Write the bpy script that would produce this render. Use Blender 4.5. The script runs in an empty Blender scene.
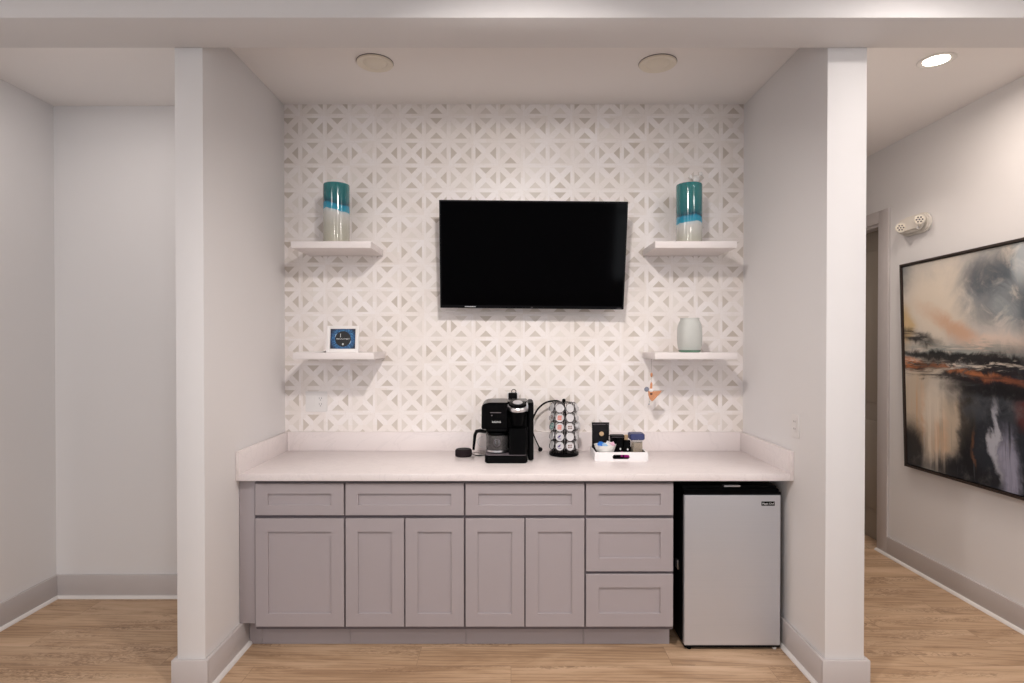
import bpy, bmesh, math, random
from mathutils import Vector, Matrix
random.seed(7)
SC = bpy.context.scene
COL = SC.collection
PI = math.pi
R = math.radians

# ------------------------------------------------------------------ node helpers
class NT:
    def __init__(s, name):
        s.m = bpy.data.materials.new(name); s.m.use_nodes = True
        s.t = s.m.node_tree
        s.b = s.t.nodes['Principled BSDF']
    def n(s, kind, **kw):
        x = s.t.nodes.new(kind)
        for k, v in kw.items(): setattr(x, k, v)
        return x
    def put(s, sock, v):
        if v is None: return
        if isinstance(v, bpy.types.NodeSocket): s.t.links.new(v, sock)
        elif isinstance(v, (tuple, list)) and len(v) == 3 and sock.type == 'RGBA': sock.default_value = (*v, 1)
        else: sock.default_value = v
    def math(s, op, a, b=None, c=None, clamp=False):
        x = s.n('ShaderNodeMath', operation=op, use_clamp=clamp)
        s.put(x.inputs[0], a); s.put(x.inputs[1], b); s.put(x.inputs[2], c)
        return x.outputs[0]
    def mix(s, f, a, b, mode='MIX'):
        x = s.n('ShaderNodeMix', data_type='RGBA', blend_type=mode)
        s.put(x.inputs[0], f); s.put(x.inputs[6], a); s.put(x.inputs[7], b)
        return x.outputs[2]
    def coord(s, kind='Object'):
        return s.n('ShaderNodeTexCoord').outputs[kind]
    def sep(s, v):
        x = s.n('ShaderNodeSeparateXYZ'); s.put(x.inputs[0], v)
        return x.outputs[0], x.outputs[1], x.outputs[2]
    def comb(s, a, b, c):
        x = s.n('ShaderNodeCombineXYZ')
        for i, v in enumerate((a, b, c)): s.put(x.inputs[i], v)
        return x.outputs[0]
    def scale(s, v, sc):
        x = s.n('ShaderNodeMapping'); s.put(x.inputs[0], v); x.inputs['Scale'].default_value = sc
        return x.outputs[0]
    def noise(s, v, scale, detail=4, rough=.5, dist=0):
        x = s.n('ShaderNodeTexNoise'); s.put(x.inputs['Vector'], v)
        x.inputs['Scale'].default_value = scale; x.inputs['Detail'].default_value = detail
        x.inputs['Roughness'].default_value = rough; x.inputs['Distortion'].default_value = dist
        return x.outputs[0]
    def ramp(s, f, stops, interp='LINEAR'):
        x = s.n('ShaderNodeValToRGB'); s.put(x.inputs[0], f)
        cr = x.color_ramp; cr.interpolation = interp
        while len(cr.elements) < len(stops): cr.elements.new(.5)
        for e, (p, c) in zip(cr.elements, stops):
            e.position = p
            e.color = (*c, 1) if isinstance(c, tuple) else (c, c, c, 1)
        return x.outputs[0]
    def sstep(s, v, lo, hi):
        x = s.n('ShaderNodeMapRange', interpolation_type='SMOOTHSTEP')
        s.put(x.inputs[0], v); s.put(x.inputs[1], lo); s.put(x.inputs[2], hi)
        return x.outputs[0]
    def bump(s, h, strength=.1, dist=.01):
        x = s.n('ShaderNodeBump'); x.inputs['Strength'].default_value = strength
        x.inputs['Distance'].default_value = dist
        s.put(x.inputs['Height'], h); s.t.links.new(x.outputs[0], s.b.inputs['Normal'])

def srgb(r, g, b):
    f = lambda c: (c/255/12.92) if c/255 <= .04045 else ((c/255+.055)/1.055)**2.4
    return (f(r), f(g), f(b))

def mat(name, col, rough=.5, metal=0, var=0.04, nscale=12, spec=.5, trans=0, ior=1.45, bump=0, bscale=200, coat=0):
    k = NT(name)
    v = k.coord()
    n = k.noise(v, nscale, 3)
    dark = tuple(max(0, c*(1-var)) for c in col); lite = tuple(min(1, c*(1+var)) for c in col)
    k.put(k.b.inputs['Base Color'], k.mix(n, dark, lite))
    k.b.inputs['Roughness'].default_value = rough
    k.b.inputs['Metallic'].default_value = metal
    k.b.inputs['Specular IOR Level'].default_value = spec
    k.b.inputs['IOR'].default_value = ior
    k.b.inputs['Transmission Weight'].default_value = trans
    k.b.inputs['Coat Weight'].default_value = coat
    if bump: k.bump(k.noise(v, bscale, 3), bump, .002)
    return k.m

M = {}
M['wall'] = mat('wall_paint', (.79, .775, .775), .75, var=.012, nscale=2, spec=.25, bump=.12, bscale=160)
M['ceiling'] = mat('ceiling_paint', (.93, .90, .885), .9, var=.012, nscale=2, spec=.15, bump=.08, bscale=120)
M['base'] = mat('baseboard_paint', srgb(198, 192, 191), .45, var=.015, nscale=3)
M['shoe'] = mat('shoe_moulding_paint', (.80, .77, .75), .45, var=.02)
M['cab'] = mat('cabinet_paint', srgb(166, 158, 161), .42, var=.02, nscale=3)
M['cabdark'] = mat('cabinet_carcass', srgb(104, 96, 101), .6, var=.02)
M['shelf'] = mat('shelf_wood_white', (.82, .77, .76), .5, var=.02)
M['black'] = mat('black_plastic', (.003, .003, .0034), .2, var=.1, spec=.07)
M['blackmatte'] = mat('black_matte', (.0035, .0035, .004), .5, var=.1, spec=.07)
M['blackfabric'] = mat('dark_knit_fabric', (.022, .016, .018), .9, var=.3, nscale=300, spec=.1)
M['tvframe'] = mat('tv_bezel', (.006, .006, .007), .3, var=.05, spec=.08)
M['screen'] = mat('tv_glass', (.0010, .0010, .0014), .07, var=.05, spec=.035)
M['silver'] = mat('brushed_silver', (.62, .62, .64), .3, metal=1)
M['chrome'] = mat('chrome_wire', (.16, .15, .155), .25, metal=1)
M['whiteplastic'] = mat('white_plastic', (.80, .78, .76), .35, var=.01)
M['cream'] = mat('cream_plastic', (.74, .70, .64), .4, var=.02)
M['diffuser'] = mat('frosted_lens', (.86, .80, .69), .5, var=.02)
M['plate'] = mat('wall_plate', (.80, .78, .77), .35, var=.01)
M['slot'] = mat('outlet_slot', (.05, .05, .05), .6)
M['glassdark'] = mat('carafe_glass', (.13, .12, .12), .08, var=.4, nscale=25, trans=.55)
M['clear'] = mat('clear_glass', (.95, .95, .95), .04, trans=.9, var=0)
M['frost'] = mat('frosted_glass', (.86, .88, .85), .4, trans=.5, var=.03, nscale=40)
M['frostgreen'] = mat('green_glass_base', (.18, .34, .24), .25, trans=.3)
M['copper'] = mat('copper_orange', (.62, .28, .14), .35, metal=.3, var=.25, nscale=60)
M['bluegrey'] = mat('blue_grey_enamel', (.22, .24, .30), .4)
M['whiteenamel'] = mat('white_enamel', (.85, .83, .82), .3)
M['thread'] = mat('thread', (.30, .24, .2), .8)
M['ceramic'] = mat('white_ceramic', (.82, .81, .78), .22, var=.01)
M['traywhite'] = mat('tray_lacquer', (.86, .84, .85), .3, var=.01)
M['bluepack'] = mat('blue_packet', srgb(40, 120, 215), .35, var=.15, nscale=60)
M['skypack'] = mat('pale_blue_packet', srgb(150, 190, 225), .4, var=.1, nscale=60)
M['pinkpack'] = mat('pink_packet', srgb(214, 170, 190), .4, var=.1, nscale=60)
M['whitepack'] = mat('white_packet', srgb(225, 222, 222), .4, var=.05, nscale=60)
M['pouch'] = mat('black_foil_pouch', (.010, .009, .010), .3, var=.3, nscale=40, bump=.8, bscale=30, spec=.1)
M['gold'] = mat('gold_print', (.55, .38, .22), .4, var=.2, nscale=120)
M['magenta'] = mat('magenta_print', srgb(170, 30, 130), .4)
M['navylid'] = mat('navy_lid', srgb(58, 66, 110), .4, var=.2, nscale=90)
M['sugar'] = mat('jar_contents', srgb(218, 198, 172), .6, var=.3, nscale=150)
M['inkbrown'] = mat('ink_brown', srgb(110, 70, 60), .5)
M['inkorange'] = mat('ink_orange', srgb(225, 95, 60), .5)
M['inkpurple'] = mat('ink_purple', srgb(90, 70, 130), .5)
M['inkteal'] = mat('ink_teal', srgb(60, 150, 140), .5)
M['foil'] = mat('pod_foil', (.60, .59, .60), .35, var=.03, nscale=80)
M['podcup'] = mat('pod_cup', (.70, .69, .70), .4)
M['framedark'] = mat('painting_frame', (.035, .024, .020), .35, var=.15, nscale=20)
M['canvasedge'] = mat('canvas_edge', (.10, .09, .09), .8)
M['door'] = mat('door_paint', srgb(150, 140, 128), .5, var=.02)
M['fridgeblack'] = mat('fridge_body', (.004, .004, .0045), .4, var=.05, spec=.1)
M['rug'] = mat('rug_pile', (.05, .05, .055), .95, var=.3, nscale=150, spec=.05, bump=.5)
M['paper'] = mat('paper', (.82, .79, .77), .6, var=.01)
M['framewhite'] = mat('picture_frame_white', (.84, .81, .80), .35, var=.01)
M['white_ink'] = mat('white_lettering', (.75, .75, .75), .5)

def m_fridge():
    k = NT('fridge_stainless')
    v = k.coord()
    n = k.noise(k.scale(v, (2, 2, 260)), 1.0, 3)
    k.put(k.b.inputs['Base Color'], k.mix(n, (.55, .55, .58), (.59, .585, .61)))
    k.b.inputs['Metallic'].default_value = .55
    k.put(k.b.inputs['Roughness'], .42)
    k.b.inputs['Specular IOR Level'].default_value = .3
    return k.m
M['steel'] = m_fridge()

def m_emit(name, col, st):
    k = NT(name)
    k.put(k.b.inputs['Base Color'], (.9, .9, .9))
    k.put(k.b.inputs['Emission Color'], col); k.b.inputs['Emission Strength'].default_value = st
    return k.m
M['lamp'] = m_emit('lit_lens', (1, .86, .70), 22)

def m_floor():
    k = NT('oak_planks')
    v = k.coord()
    x, y, z = k.sep(v)
    br = k.n('ShaderNodeTexBrick', offset=.37, offset_frequency=2)
    k.put(br.inputs['Vector'], k.comb(x, k.math('ADD', y, .035), 0))
    br.inputs['Scale'].default_value = 1
    br.inputs['Brick Width'].default_value = 1.25; br.inputs['Row Height'].default_value = .178
    br.inputs['Mortar Size'].default_value = .0012; br.inputs['Mortar Smooth'].default_value = .3
    k.put(br.inputs['Color1'], (0, 0, 0)); k.put(br.inputs['Color2'], (1, 1, 1)); k.put(br.inputs['Mortar'], (.5, .5, .5))
    tone = br.outputs[0]; mort = br.outputs[1]
    off = k.math('MULTIPLY', tone, 37.0)
    gx = k.math('ADD', x, off)
    g1 = k.noise(k.comb(k.math('MULTIPLY', gx, 1.1), k.math('MULTIPLY', y, 8), off), 1.0, 6, .62, .8)
    g2 = k.noise(k.comb(k.math('MULTIPLY', gx, 5), k.math('MULTIPLY', y, 90), off), 1.0, 4, .6, .3)
    w = k.n('ShaderNodeTexWave', wave_type='RINGS', rings_direction='Z', wave_profile='SAW')
    k.put(w.inputs['Vector'], k.comb(k.math('MULTIPLY', gx, .55), k.math('MULTIPLY', y, 5.5), off))
    w.inputs['Scale'].default_value = 2.2; w.inputs['Distortion'].default_value = 7; w.inputs['Detail'].default_value = 3
    w.inputs['Detail Scale'].default_value = 1.2
    c = k.ramp(g1, [(.28, srgb(156, 124, 95)), (.45, srgb(190, 158, 126)), (.6, srgb(208, 177, 146)), (.78, srgb(221, 194, 166))])
    c = k.mix(k.math('MULTIPLY', k.sstep(g2, .5, .75), .18), c, srgb(140, 114, 94))
    c = k.mix(k.math('MULTIPLY', k.sstep(w.outputs[1], .62, .98), k.math('MULTIPLY', k.sstep(g1, .62, .42), .55)), c, srgb(128, 100, 80))
    pm = k.sstep(k.noise(k.comb(k.math('MULTIPLY', gx, 1.3), k.math('MULTIPLY', y, 9), k.math('ADD', off, 5.0)), 1.0, 2), .50, .66)
    pd = k.noise(k.comb(k.math('MULTIPLY', gx, 26), k.math('MULTIPLY', y, 75), off), 1.0, 3, .6, 1.6)
    c = k.mix(k.math('MULTIPLY', k.math('MULTIPLY', pm, k.sstep(pd, .48, .60)), .65), c, srgb(112, 84, 62))
    c = k.mix(k.math('MULTIPLY', k.math('MULTIPLY', pm, k.sstep(pd, .46, .34)), .35), c, srgb(224, 200, 174))
    c = k.mix(k.math('MULTIPLY', tone, .18), c, srgb(140, 114, 94))
    c = k.mix(k.math('MULTIPLY', mort, .5), c, srgb(92, 70, 54))
    k.put(k.b.inputs['Base Color'], c)
    k.b.inputs['Roughness'].default_value = .48
    k.b.inputs['Specular IOR Level'].default_value = .4
    k.bump(k.math('SUBTRACT', g2, k.math('MULTIPLY', mort, 2)), .08, .002)
    return k.m
M['floor'] = m_floor()

def m_tile():
    k = NT('marble_mosaic')
    v = k.coord()
    x, y, z = k.sep(v)
    P = .1513
    u = k.math('DIVIDE', k.math('SUBTRACT', x, -1.289-P*4), P)
    w = k.math('DIVIDE', k.math('SUBTRACT', z, 2.960-P*16), P)
    cx = k.math('SUBTRACT', k.math('FRACT', u), .5); cz = k.math('SUBTRACT', k.math('FRACT', w), .5)
    ax = k.math('ABSOLUTE', cx); az = k.math('ABSOLUTE', cz)
    mx = k.math('MAXIMUM', ax, az); mn = k.math('MINIMUM', ax, az)
    e = .016
    t1 = k.sstep(mx, .5-.086+e, .5-.086-e)
    t2 = k.sstep(k.math('SUBTRACT', mx, mn), .168-e, .168+e)
    tri = k.math('MULTIPLY', t1, t2)
    hor = k.math('GREATER_THAN', ax, az)
    sx = k.math('GREATER_THAN', cx, 0); sz = k.math('GREATER_THAN', cz, 0)
    idn = k.math('ADD', k.math('MULTIPLY', hor, k.math('ADD', 2, sx)), k.math('MULTIPLY', k.math('SUBTRACT', 1, hor), sz))
    wn = k.n('ShaderNodeTexWhiteNoise')
    k.put(wn.inputs['Vector'], k.comb(k.math('FLOOR', u), k.math('FLOOR', w), idn))
    rnd = wn.outputs[0]
    vein = k.noise(v, 55, 5, .6, 1.2)
    tc = k.ramp(rnd, [(0, srgb(190, 178, 165)), (.3, srgb(206, 197, 187)), (.6, srgb(220, 212, 205)), (1, srgb(236, 230, 224))])
    tc = k.mix(k.math('MULTIPLY', vein, .30), tc, srgb(222, 216, 208))
    # strips: individual marble pieces with a faint change of tone
    wn2 = k.n('ShaderNodeTexWhiteNoise')
    k.put(wn2.inputs['Vector'], k.comb(k.math('FLOOR', k.math('MULTIPLY', u, 2)), k.math('FLOOR', k.math('MULTIPLY', w, 2)), 3.0))
    big = k.noise(v, 1.6, 3)
    sc = k.mix(wn2.outputs[0], srgb(240, 233, 229), srgb(246, 241, 240))
    sc = k.mix(k.math('MULTIPLY', k.sstep(vein, .5, .72), .25), sc, srgb(218, 210, 203))
    sc = k.mix(k.math('MULTIPLY', k.sstep(big, .35, .7), .12), sc, srgb(233, 222, 205))
    # grout seams where the strips meet
    d1 = k.math('ABSOLUTE', k.math('SUBTRACT', mx, .5-.086))
    d2 = k.math('ABSOLUTE', k.math('SUBTRACT', k.math('SUBTRACT', mx, mn), .168))
    seam = k.math('MAXIMUM', k.math('MULTIPLY', k.sstep(d1, .016, .004), k.sstep(mn, .46, .3)), k.sstep(d2, .016, .004))
    sc = k.mix(k.math('MULTIPLY', seam, .12), sc, srgb(190, 180, 172))
    k.put(k.b.inputs['Base Color'], k.mix(k.math('MULTIPLY', tri, .85), sc, tc))
    k.b.inputs['Roughness'].default_value = .38
    k.bump(seam, -.15, .002)
    return k.m
M['tile'] = m_tile()

def m_quartz():
    k = NT('quartz_worktop')
    v = k.coord()
    n = k.noise(v, 3.2, 6, .6, 1.8)
    vein = k.math('ABSOLUTE', k.math('SUBTRACT', n, .5))
    f = k.math('MULTIPLY', k.sstep(vein, .03, 0.0), .14)
    sp = k.noise(v, 220, 2)
    c = k.mix(f, srgb(234, 226, 225), srgb(196, 188, 190))
    c = k.mix(k.math('MULTIPLY', k.sstep(sp, .62, .75), .3), c, srgb(190, 182, 184))
    k.put(k.b.inputs['Base Color'], c)
    k.b.inputs['Roughness'].default_value = .28
    return k.m
M['quartz'] = m_quartz()

def m_vase(name, phase, dip, up, arch):
    k = NT(name)
    x, y, z = k.sep(k.coord())
    wav = k.math('MULTIPLY', k.math('SINE', k.math('ADD', k.math('MULTIPLY', x, 26), phase)), .014)
    wav = k.math('ADD', wav, k.math('MULTIPLY', x, dip))
    wav = k.math('ADD', wav, k.math('MULTIPLY', k.math('SUBTRACT', k.noise(k.coord(), 14, 2), .5), .03))
    wav = k.math('ADD', wav, k.math('MULTIPLY', k.math('MULTIPLY', x, x), arch))
    h = k.math('DIVIDE', k.math('ADD', k.math('ADD', z, -up), wav), .343)
    n = k.noise(k.coord(), 90, 4)
    c = k.ramp(h, [(0, srgb(186, 180, 164)), (.25, srgb(188, 184, 172)), (.44, srgb(205, 202, 198)), (.50, srgb(196, 204, 206)), (.515, srgb(40, 150, 180)),
                   (.60, srgb(24, 140, 175)), (.63, srgb(12, 62, 84)), (.70, srgb(30, 102, 110)), (1, srgb(48, 122, 124))])
    c = k.mix(k.math('MULTIPLY', n, .16), c, srgb(90, 150, 150))
    k.put(k.b.inputs['Base Color'], c)
    k.b.inputs['Roughness'].default_value = .10
    k.b.inputs['Coat Weight'].default_value = .4
    return k.m
M['vaseL'] = m_vase('vase_glaze_soft_wave', .6, -.02, .028, 2.0)
M['vaseR'] = m_vase('vase_glaze_steep_wave', 2.0, .10, -.036, 5.0)

def m_print():   # small blue picture: local x -.0715...0715, z 0...113
    k = NT('blue_badge_print')
    x, y, z = k.sep(k.coord())
    r = k.math('SQRT', k.math('ADD', k.math('POWER', x, 2), k.math('POWER', z, 2)))
    ang = k.math('ARCTAN2', z, x)
    rays = k.noise(k.comb(k.math('MULTIPLY', ang, 6), k.math('MULTIPLY', r, 60), 0), 1.6, 4, .7)
    c = k.ramp(rays, [(.3, srgb(10, 30, 66)), (.5, srgb(26, 78, 132)), (.68, srgb(80, 160, 205)), (.85, srgb(200, 220, 235))])
    c = k.mix(k.sstep(r, .055, .08), c, srgb(12, 26, 56))
    ring = k.math('MULTIPLY', k.sstep(k.math('ABSOLUTE', k.math('SUBTRACT', r, .0465)), .002, .0006), k.sstep(k.math('ABSOLUTE', k.math('SINE', k.math('ADD', ang, .45))), .3, .1))
    c = k.mix(k.sstep(r, .0455, .044), c, (.004, .004, .005))
    c = k.mix(ring, c, srgb(190, 210, 225))
    k.put(k.b.inputs['Base Color'], c)
    k.b.inputs['Roughness'].default_value = .3
    return k.m
M['badge'] = m_print()

# ------------------------------------------------------------------ mesh helpers
class MB:
    def __init__(s): s.bm = bmesh.new()
    def _bevel(s, vs, bev, seg):
        es = set()
        for v in vs:
            for e in v.link_edges: es.add(e)
        bmesh.ops.bevel(s.bm, geom=list(es), offset=bev, segments=seg, affect='EDGES', profile=.5, clamp_overlap=True)
    def box(s, x0, x1, y0, y1, z0, z1, bev=0, seg=2):
        r = bmesh.ops.create_cube(s.bm, size=1)['verts']
        for v in r:
            v.co = Vector(((x0+x1)/2+v.co.x*(x1-x0), (y0+y1)/2+v.co.y*(y1-y0), (z0+z1)/2+v.co.z*(z1-z0)))
        if bev: s._bevel(r, bev, seg)
        return s
    def prism(s, pts, y0, y1, bev=0, axis='y'):
        # closed outline extruded; axis y: pts are (x,z), axis z: pts are (x,y), axis x: pts are (y,z)
        mk = {'y': lambda p, d: (p[0], d, p[1]), 'z': lambda p, d: (p[0], p[1], d), 'x': lambda p, d: (d, p[0], p[1])}[axis]
        a = [s.bm.verts.new(mk(p, y0)) for p in pts]; b = [s.bm.verts.new(mk(p, y1)) for p in pts]
        n = len(pts)
        fs = [s.bm.faces.new(a[::-1]), s.bm.faces.new(b)]
        for i in range(n): fs.append(s.bm.faces.new((a[i], a[(i+1) % n], b[(i+1) % n], b[i])))
        bmesh.ops.recalc_face_normals(s.bm, faces=fs)
        if bev:
            es = list(fs[0].edges)+list(fs[1].edges)
            bmesh.ops.bevel(s.bm, geom=es, offset=bev, segments=2, affect='EDGES', clamp_overlap=True)
        return s
    def rrect(s, x0, x1, y0, y1, z0, z1, r, bev=0, n=6, axis='z'):
        pts = []
        a0, a1, b0, b1 = {'z': (x0, x1, y0, y1), 'y': (x0, x1, z0, z1), 'x': (y0, y1, z0, z1)}[axis]
        d0, d1 = {'z': (z0, z1), 'y': (y0, y1), 'x': (x0, x1)}[axis]
        for cx, cy, st in ((a1-r, b1-r, 0), (a0+r, b1-r, 90), (a0+r, b0+r, 180), (a1-r, b0+r, 270)):
            for i in range(n+1):
                t = R(st+90*i/n); pts.append((cx+r*math.cos(t), cy+r*math.sin(t)))
        return s.prism(pts, d0, d1, bev, axis)
    def lathe(s, prof, c=(0, 0, 0), n=32, mtx=None, close=True):
        rings = []
        for (r, z) in prof:
            if r < 1e-6:
                rings.append([s.bm.verts.new((0, 0, z))])
            else:
                rings.append([s.bm.verts.new((r*math.cos(2*PI*i/n), r*math.sin(2*PI*i/n), z)) for i in range(n)])
        fs = []
        for a, b in zip(rings, rings[1:]):
            if len(a) == 1 and len(b) == 1: continue
            for i in range(n):
                j = (i+1) % n
                if len(a) == 1: fs.append(s.bm.faces.new((a[0], b[j], b[i])))
                elif len(b) == 1: fs.append(s.bm.faces.new((a[i], a[j], b[0])))
                else: fs.append(s.bm.faces.new((a[i], a[j], b[j], b[i])))
        vs = [v for r_ in rings for v in r_]
        mt = Matrix.Translation(c) @ (mtx or Matrix())
        for v in vs: v.co = mt @ v.co
        bmesh.ops.recalc_face_normals(s.bm, faces=fs)
        return s
    def cyl(s, c, r, z0, z1, n=32, bev=0, mtx=None):
        b = bev
        pr = [(0, z0), (r-b, z0), (r, z0+b), (r, z1-b), (r-b, z1), (0, z1)] if b else [(0, z0), (r, z0), (r, z1), (0, z1)]
        return s.lathe(pr, c, n, mtx)
    def torus(s, c, RR, r, mtx=None, n=24, m=6, a0=0, a1=360):
        full = abs(a1-a0) >= 360
        pts = [Vector((RR*math.cos(R(a0+(a1-a0)*i/n)), RR*math.sin(R(a0+(a1-a0)*i/n)), 0)) for i in range(n if full else n+1)]
        mt = Matrix.Translation(c) @ (mtx or Matrix())
        return s.tube([mt @ p for p in pts], r, m, closed=full)
    def tube(s, pts, r, m=8, closed=False):
        pts = [Vector(p) for p in pts]; n = len(pts)
        rings = []; up = None
        for i, p in enumerate(pts):
            if closed: t = (pts[(i+1) % n]-pts[i-1]).normalized()
            else: t = (pts[min(i+1, n-1)]-pts[max(i-1, 0)]).normalized()
            if up is None: up = t.orthogonal().normalized()
            up = (up - t*up.dot(t)).normalized()
            sd = t.cross(up)
            rr = r[i] if isinstance(r, (list, tuple)) else r
            rings.append([s.bm.verts.new(p+(up*math.cos(2*PI*k/m)+sd*math.sin(2*PI*k/m))*rr) for k in range(m)])
        fs = []
        rng = range(n if closed else n-1)
        for i in rng:
            a, b = rings[i], rings[(i+1) % n]
            for k in range(m): fs.append(s.bm.faces.new((a[k], a[(k+1) % m], b[(k+1) % m], b[k])))
        if not closed: fs.append(s.bm.faces.new(rings[0][::-1])); fs.append(s.bm.faces.new(rings[-1]))
        bmesh.ops.recalc_face_normals(s.bm, faces=fs)
        return s
    def sphere(s, c, r, sx=1, sy=1, sz=1, n=20):
        vs = bmesh.ops.create_uvsphere(s.bm, u_segments=n, v_segments=n//2, radius=r)['verts']
        for v in vs: v.co = Vector((c[0]+v.co.x*sx, c[1]+v.co.y*sy, c[2]+v.co.z*sz))
        return s
    def shaker(s, x0, x1, z0, z1, yf, yb, sx, sz, rec=.009):
        # slab front with a recessed centre panel, facing -y
        o = [(x0, z0), (x1, z0), (x1, z1), (x0, z1)]
        i_ = [(x0+sx, z0+sz), (x1-sx, z0+sz), (x1-sx, z1-sz), (x0+sx, z1-sz)]
        B = s.bm.verts.new
        e = .0016
        oo = [(x0+e, z0+e), (x1-e, z0+e), (x1-e, z1-e), (x0+e, z1-e)]
        A = [B((p[0], yf, p[1])) for p in oo]; A2 = [B((p[0], yf+e, p[1])) for p in o]
        I = [B((p[0], yf, p[1])) for p in i_]
        ii = [(x0+sx+e, z0+sz+e), (x1-sx-e, z0+sz+e), (x1-sx-e, z1-sz-e), (x0+sx+e, z1-sz-e)]
        J = [B((p[0], yf+rec, p[1])) for p in ii]; K = [B((p[0], yb, p[1])) for p in o]
        fs = []
        for a, b in ((A, I), (I, J), (A2, A), (K, A2)):
            for q in range(4): fs.append(s.bm.faces.new((a[q], a[(q+1) % 4], b[(q+1) % 4], b[q])))
        fs.append(s.bm.faces.new(J)); fs.append(s.bm.faces.new(K))
        bmesh.ops.recalc_face_normals(s.bm, faces=fs)
        return s
    def obj(s, name, m, parent=None, angle=.6, world=True):
        me = bpy.data.meshes.new(name)
        if parent is not None and world:
            inv = parent.matrix_basis.inverted()
            if parent.parent: inv = (parent.parent.matrix_basis @ parent.matrix_basis).inverted()
            for v in s.bm.verts: v.co = inv @ v.co
        s.bm.to_mesh(me); s.bm.free()
        me.shade_smooth(); me.set_sharp_from_angle(angle=angle)
        me.materials.append(M[m] if isinstance(m, str) else m)
        o = bpy.data.objects.new(name, me); COL.objects.link(o)
        o.parent = parent
        return o

def thing(name, label, cat, loc=(0, 0, 0), rot=(0, 0, 0), group=None):
    o = bpy.data.objects.new(name, None); COL.objects.link(o)
    o.empty_display_size = .05
    o.location = loc; o.rotation_euler = rot
    o.matrix_basis = Matrix.LocRotScale(Vector(loc), __import__('mathutils').Euler(rot), None)
    o['label'] = label; o['category'] = cat
    if group: o['group'] = group
    return o
def tag(o, label, cat, group=None):
    o['label'] = label; o['category'] = cat
    if group: o['group'] = group
    return o
def setorigin(o, loc):
    o.data.transform(Matrix.Translation(-Vector(loc))); o.location = loc
    return o
def struct(o):
    o['kind'] = 'structure'; return o
def text(s_, size, m, parent, mtx, name='lettering', depth=.0004, xs=1):
    cu = bpy.data.curves.new('t', 'FONT'); cu.body = s_; cu.size = size; cu.align_x = 'CENTER'; cu.align_y = 'CENTER'; cu.extrude = depth
    to = bpy.data.objects.new('t', cu); COL.objects.link(to)
    dg = bpy.context.evaluated_depsgraph_get(); dg.update()
    me = bpy.data.meshes.new_from_object(to.evaluated_get(dg))
    bpy.data.objects.remove(to)
    me.transform(mtx @ Matrix.Diagonal((xs, 1, 1, 1)))
    me.name = name
    me.materials.clear(); me.materials.append(M[m])
    o = bpy.data.objects.new(name, me); COL.objects.link(o); o.parent = parent
    return o
FRONT = Matrix.Rotation(PI/2, 4, 'X')      # text upright in xz, readable from -y

# ------------------------------------------------------------------ dimensions (metres, camera at x=0, y=0)
H = 1.578; F = 580.0
YB = 3.557          # tiled wall
XL, XR = -1.387, 1.424
YP = 2.62           # front of the two wall ends
ZC = 3.03; ZB = 2.90; YBF = 2.376
XWL, XWR = -2.815, 2.795; YL = 3.58
def W(px, py, Y): return Vector(((px-511)/F*Y, Y, H-(py-341)/F*Y))

# ------------------------------------------------------------------ setting
struct(MB().box(XWL-.12, XWR+.35, -3.6, 6.1, -.1, 0).obj('floor', 'floor'))
struct(MB().box(XWL-.12, XWR+.35, -3.6, 6.1, ZC, ZC+.12).obj('ceiling', 'ceiling'))
struct(MB().box(XL, XR, YB, YB+.12, 0, ZC).obj('wall_back', 'tile'))
struct(MB().box(XWL, XL-.128, YL, YL+.12, 0, ZC).obj('wall_back_left', 'wall'))
struct(MB().box(XWL-.12, XWL, -3.6, YB+.12, 0, ZC).obj('wall_left', 'wall'))
struct(MB().box(XL-.128, XL, YP, YB+.12, 0, ZC, bev=.004).obj('wall_alcove_left', 'wall'))
struct(MB().box(XR, XR+.179, YP, 6.0, 0, ZC, bev=.004).obj('wall_alcove_right', 'wall'))
DY0, DY1, DZ = 4.395, 5.30, 2.475
struct(MB().box(XWR, XWR+.14, -3.6, DY0, 0, ZC).box(XWR, XWR+.14, DY1, 6.1, 0, ZC).box(XWR, XWR+.14, DY0, DY1, DZ, ZC).obj('wall_right', 'wall'))
struct(MB().box(XR+.179, XWR, 6.0, 6.1, 0, ZC).obj('wall_hall_end', 'wall'))
struct(MB().box(XWL, XWR, YBF, YP, ZB, ZC, bev=.003).obj('trim_1', 'wall'))       # dropped beam
# unseen rear of the room behind the camera; its windows are added for light
W0, W1 = 1.75, 2.70
struct(MB().box(XWL, XWR, -3.6, -3.48, 0, .3).box(XWL, XWR, -3.6, -3.48, 2.8, ZC).box(XWL, -W1, -3.6, -3.48, .3, 2.8).box(-W0, W0, -3.6, -3.48, .3, 2.8).box(W1, XWR, -3.6, -3.48, .3, 2.8).obj('wall_rear', 'wall'))
for n_, (a, b) in enumerate(((-W1, -W0), (W0, W1))):
    struct(MB().box(a, a+.06, -3.57, -3.5, .3, 2.8).box(b-.06, b, -3.57, -3.5, .3, 2.8).box(a+.06, b-.06, -3.57, -3.5, .3, .36).box(a+.06, b-.06, -3.57, -3.5, 2.74, 2.8).box(a+.06, b-.06, -3.55, -3.52, 1.53, 1.57).obj('window_%d' % (n_+1), 'shoe'))
rg = MB().rrect(-2.3, 2.3, -3.0, 1.55, .0005, .010, .03, .003).obj('area_rug', 'rug')  # unseen, added to soak up floor bounce and darken the beam underside
tag(setorigin(rg, (0, -.7, 0)), 'dark charcoal area rug on the wood floor in front of the alcove', 'rug')
BT, BH = .018, .140
def baseboard(name, segs):
    mb = MB()
    for (x0, x1, y0, y1) in segs: mb.box(x0, x1, y0, y1, 0, BH, bev=.002)
    return struct(mb.obj(name, 'base'))
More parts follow.
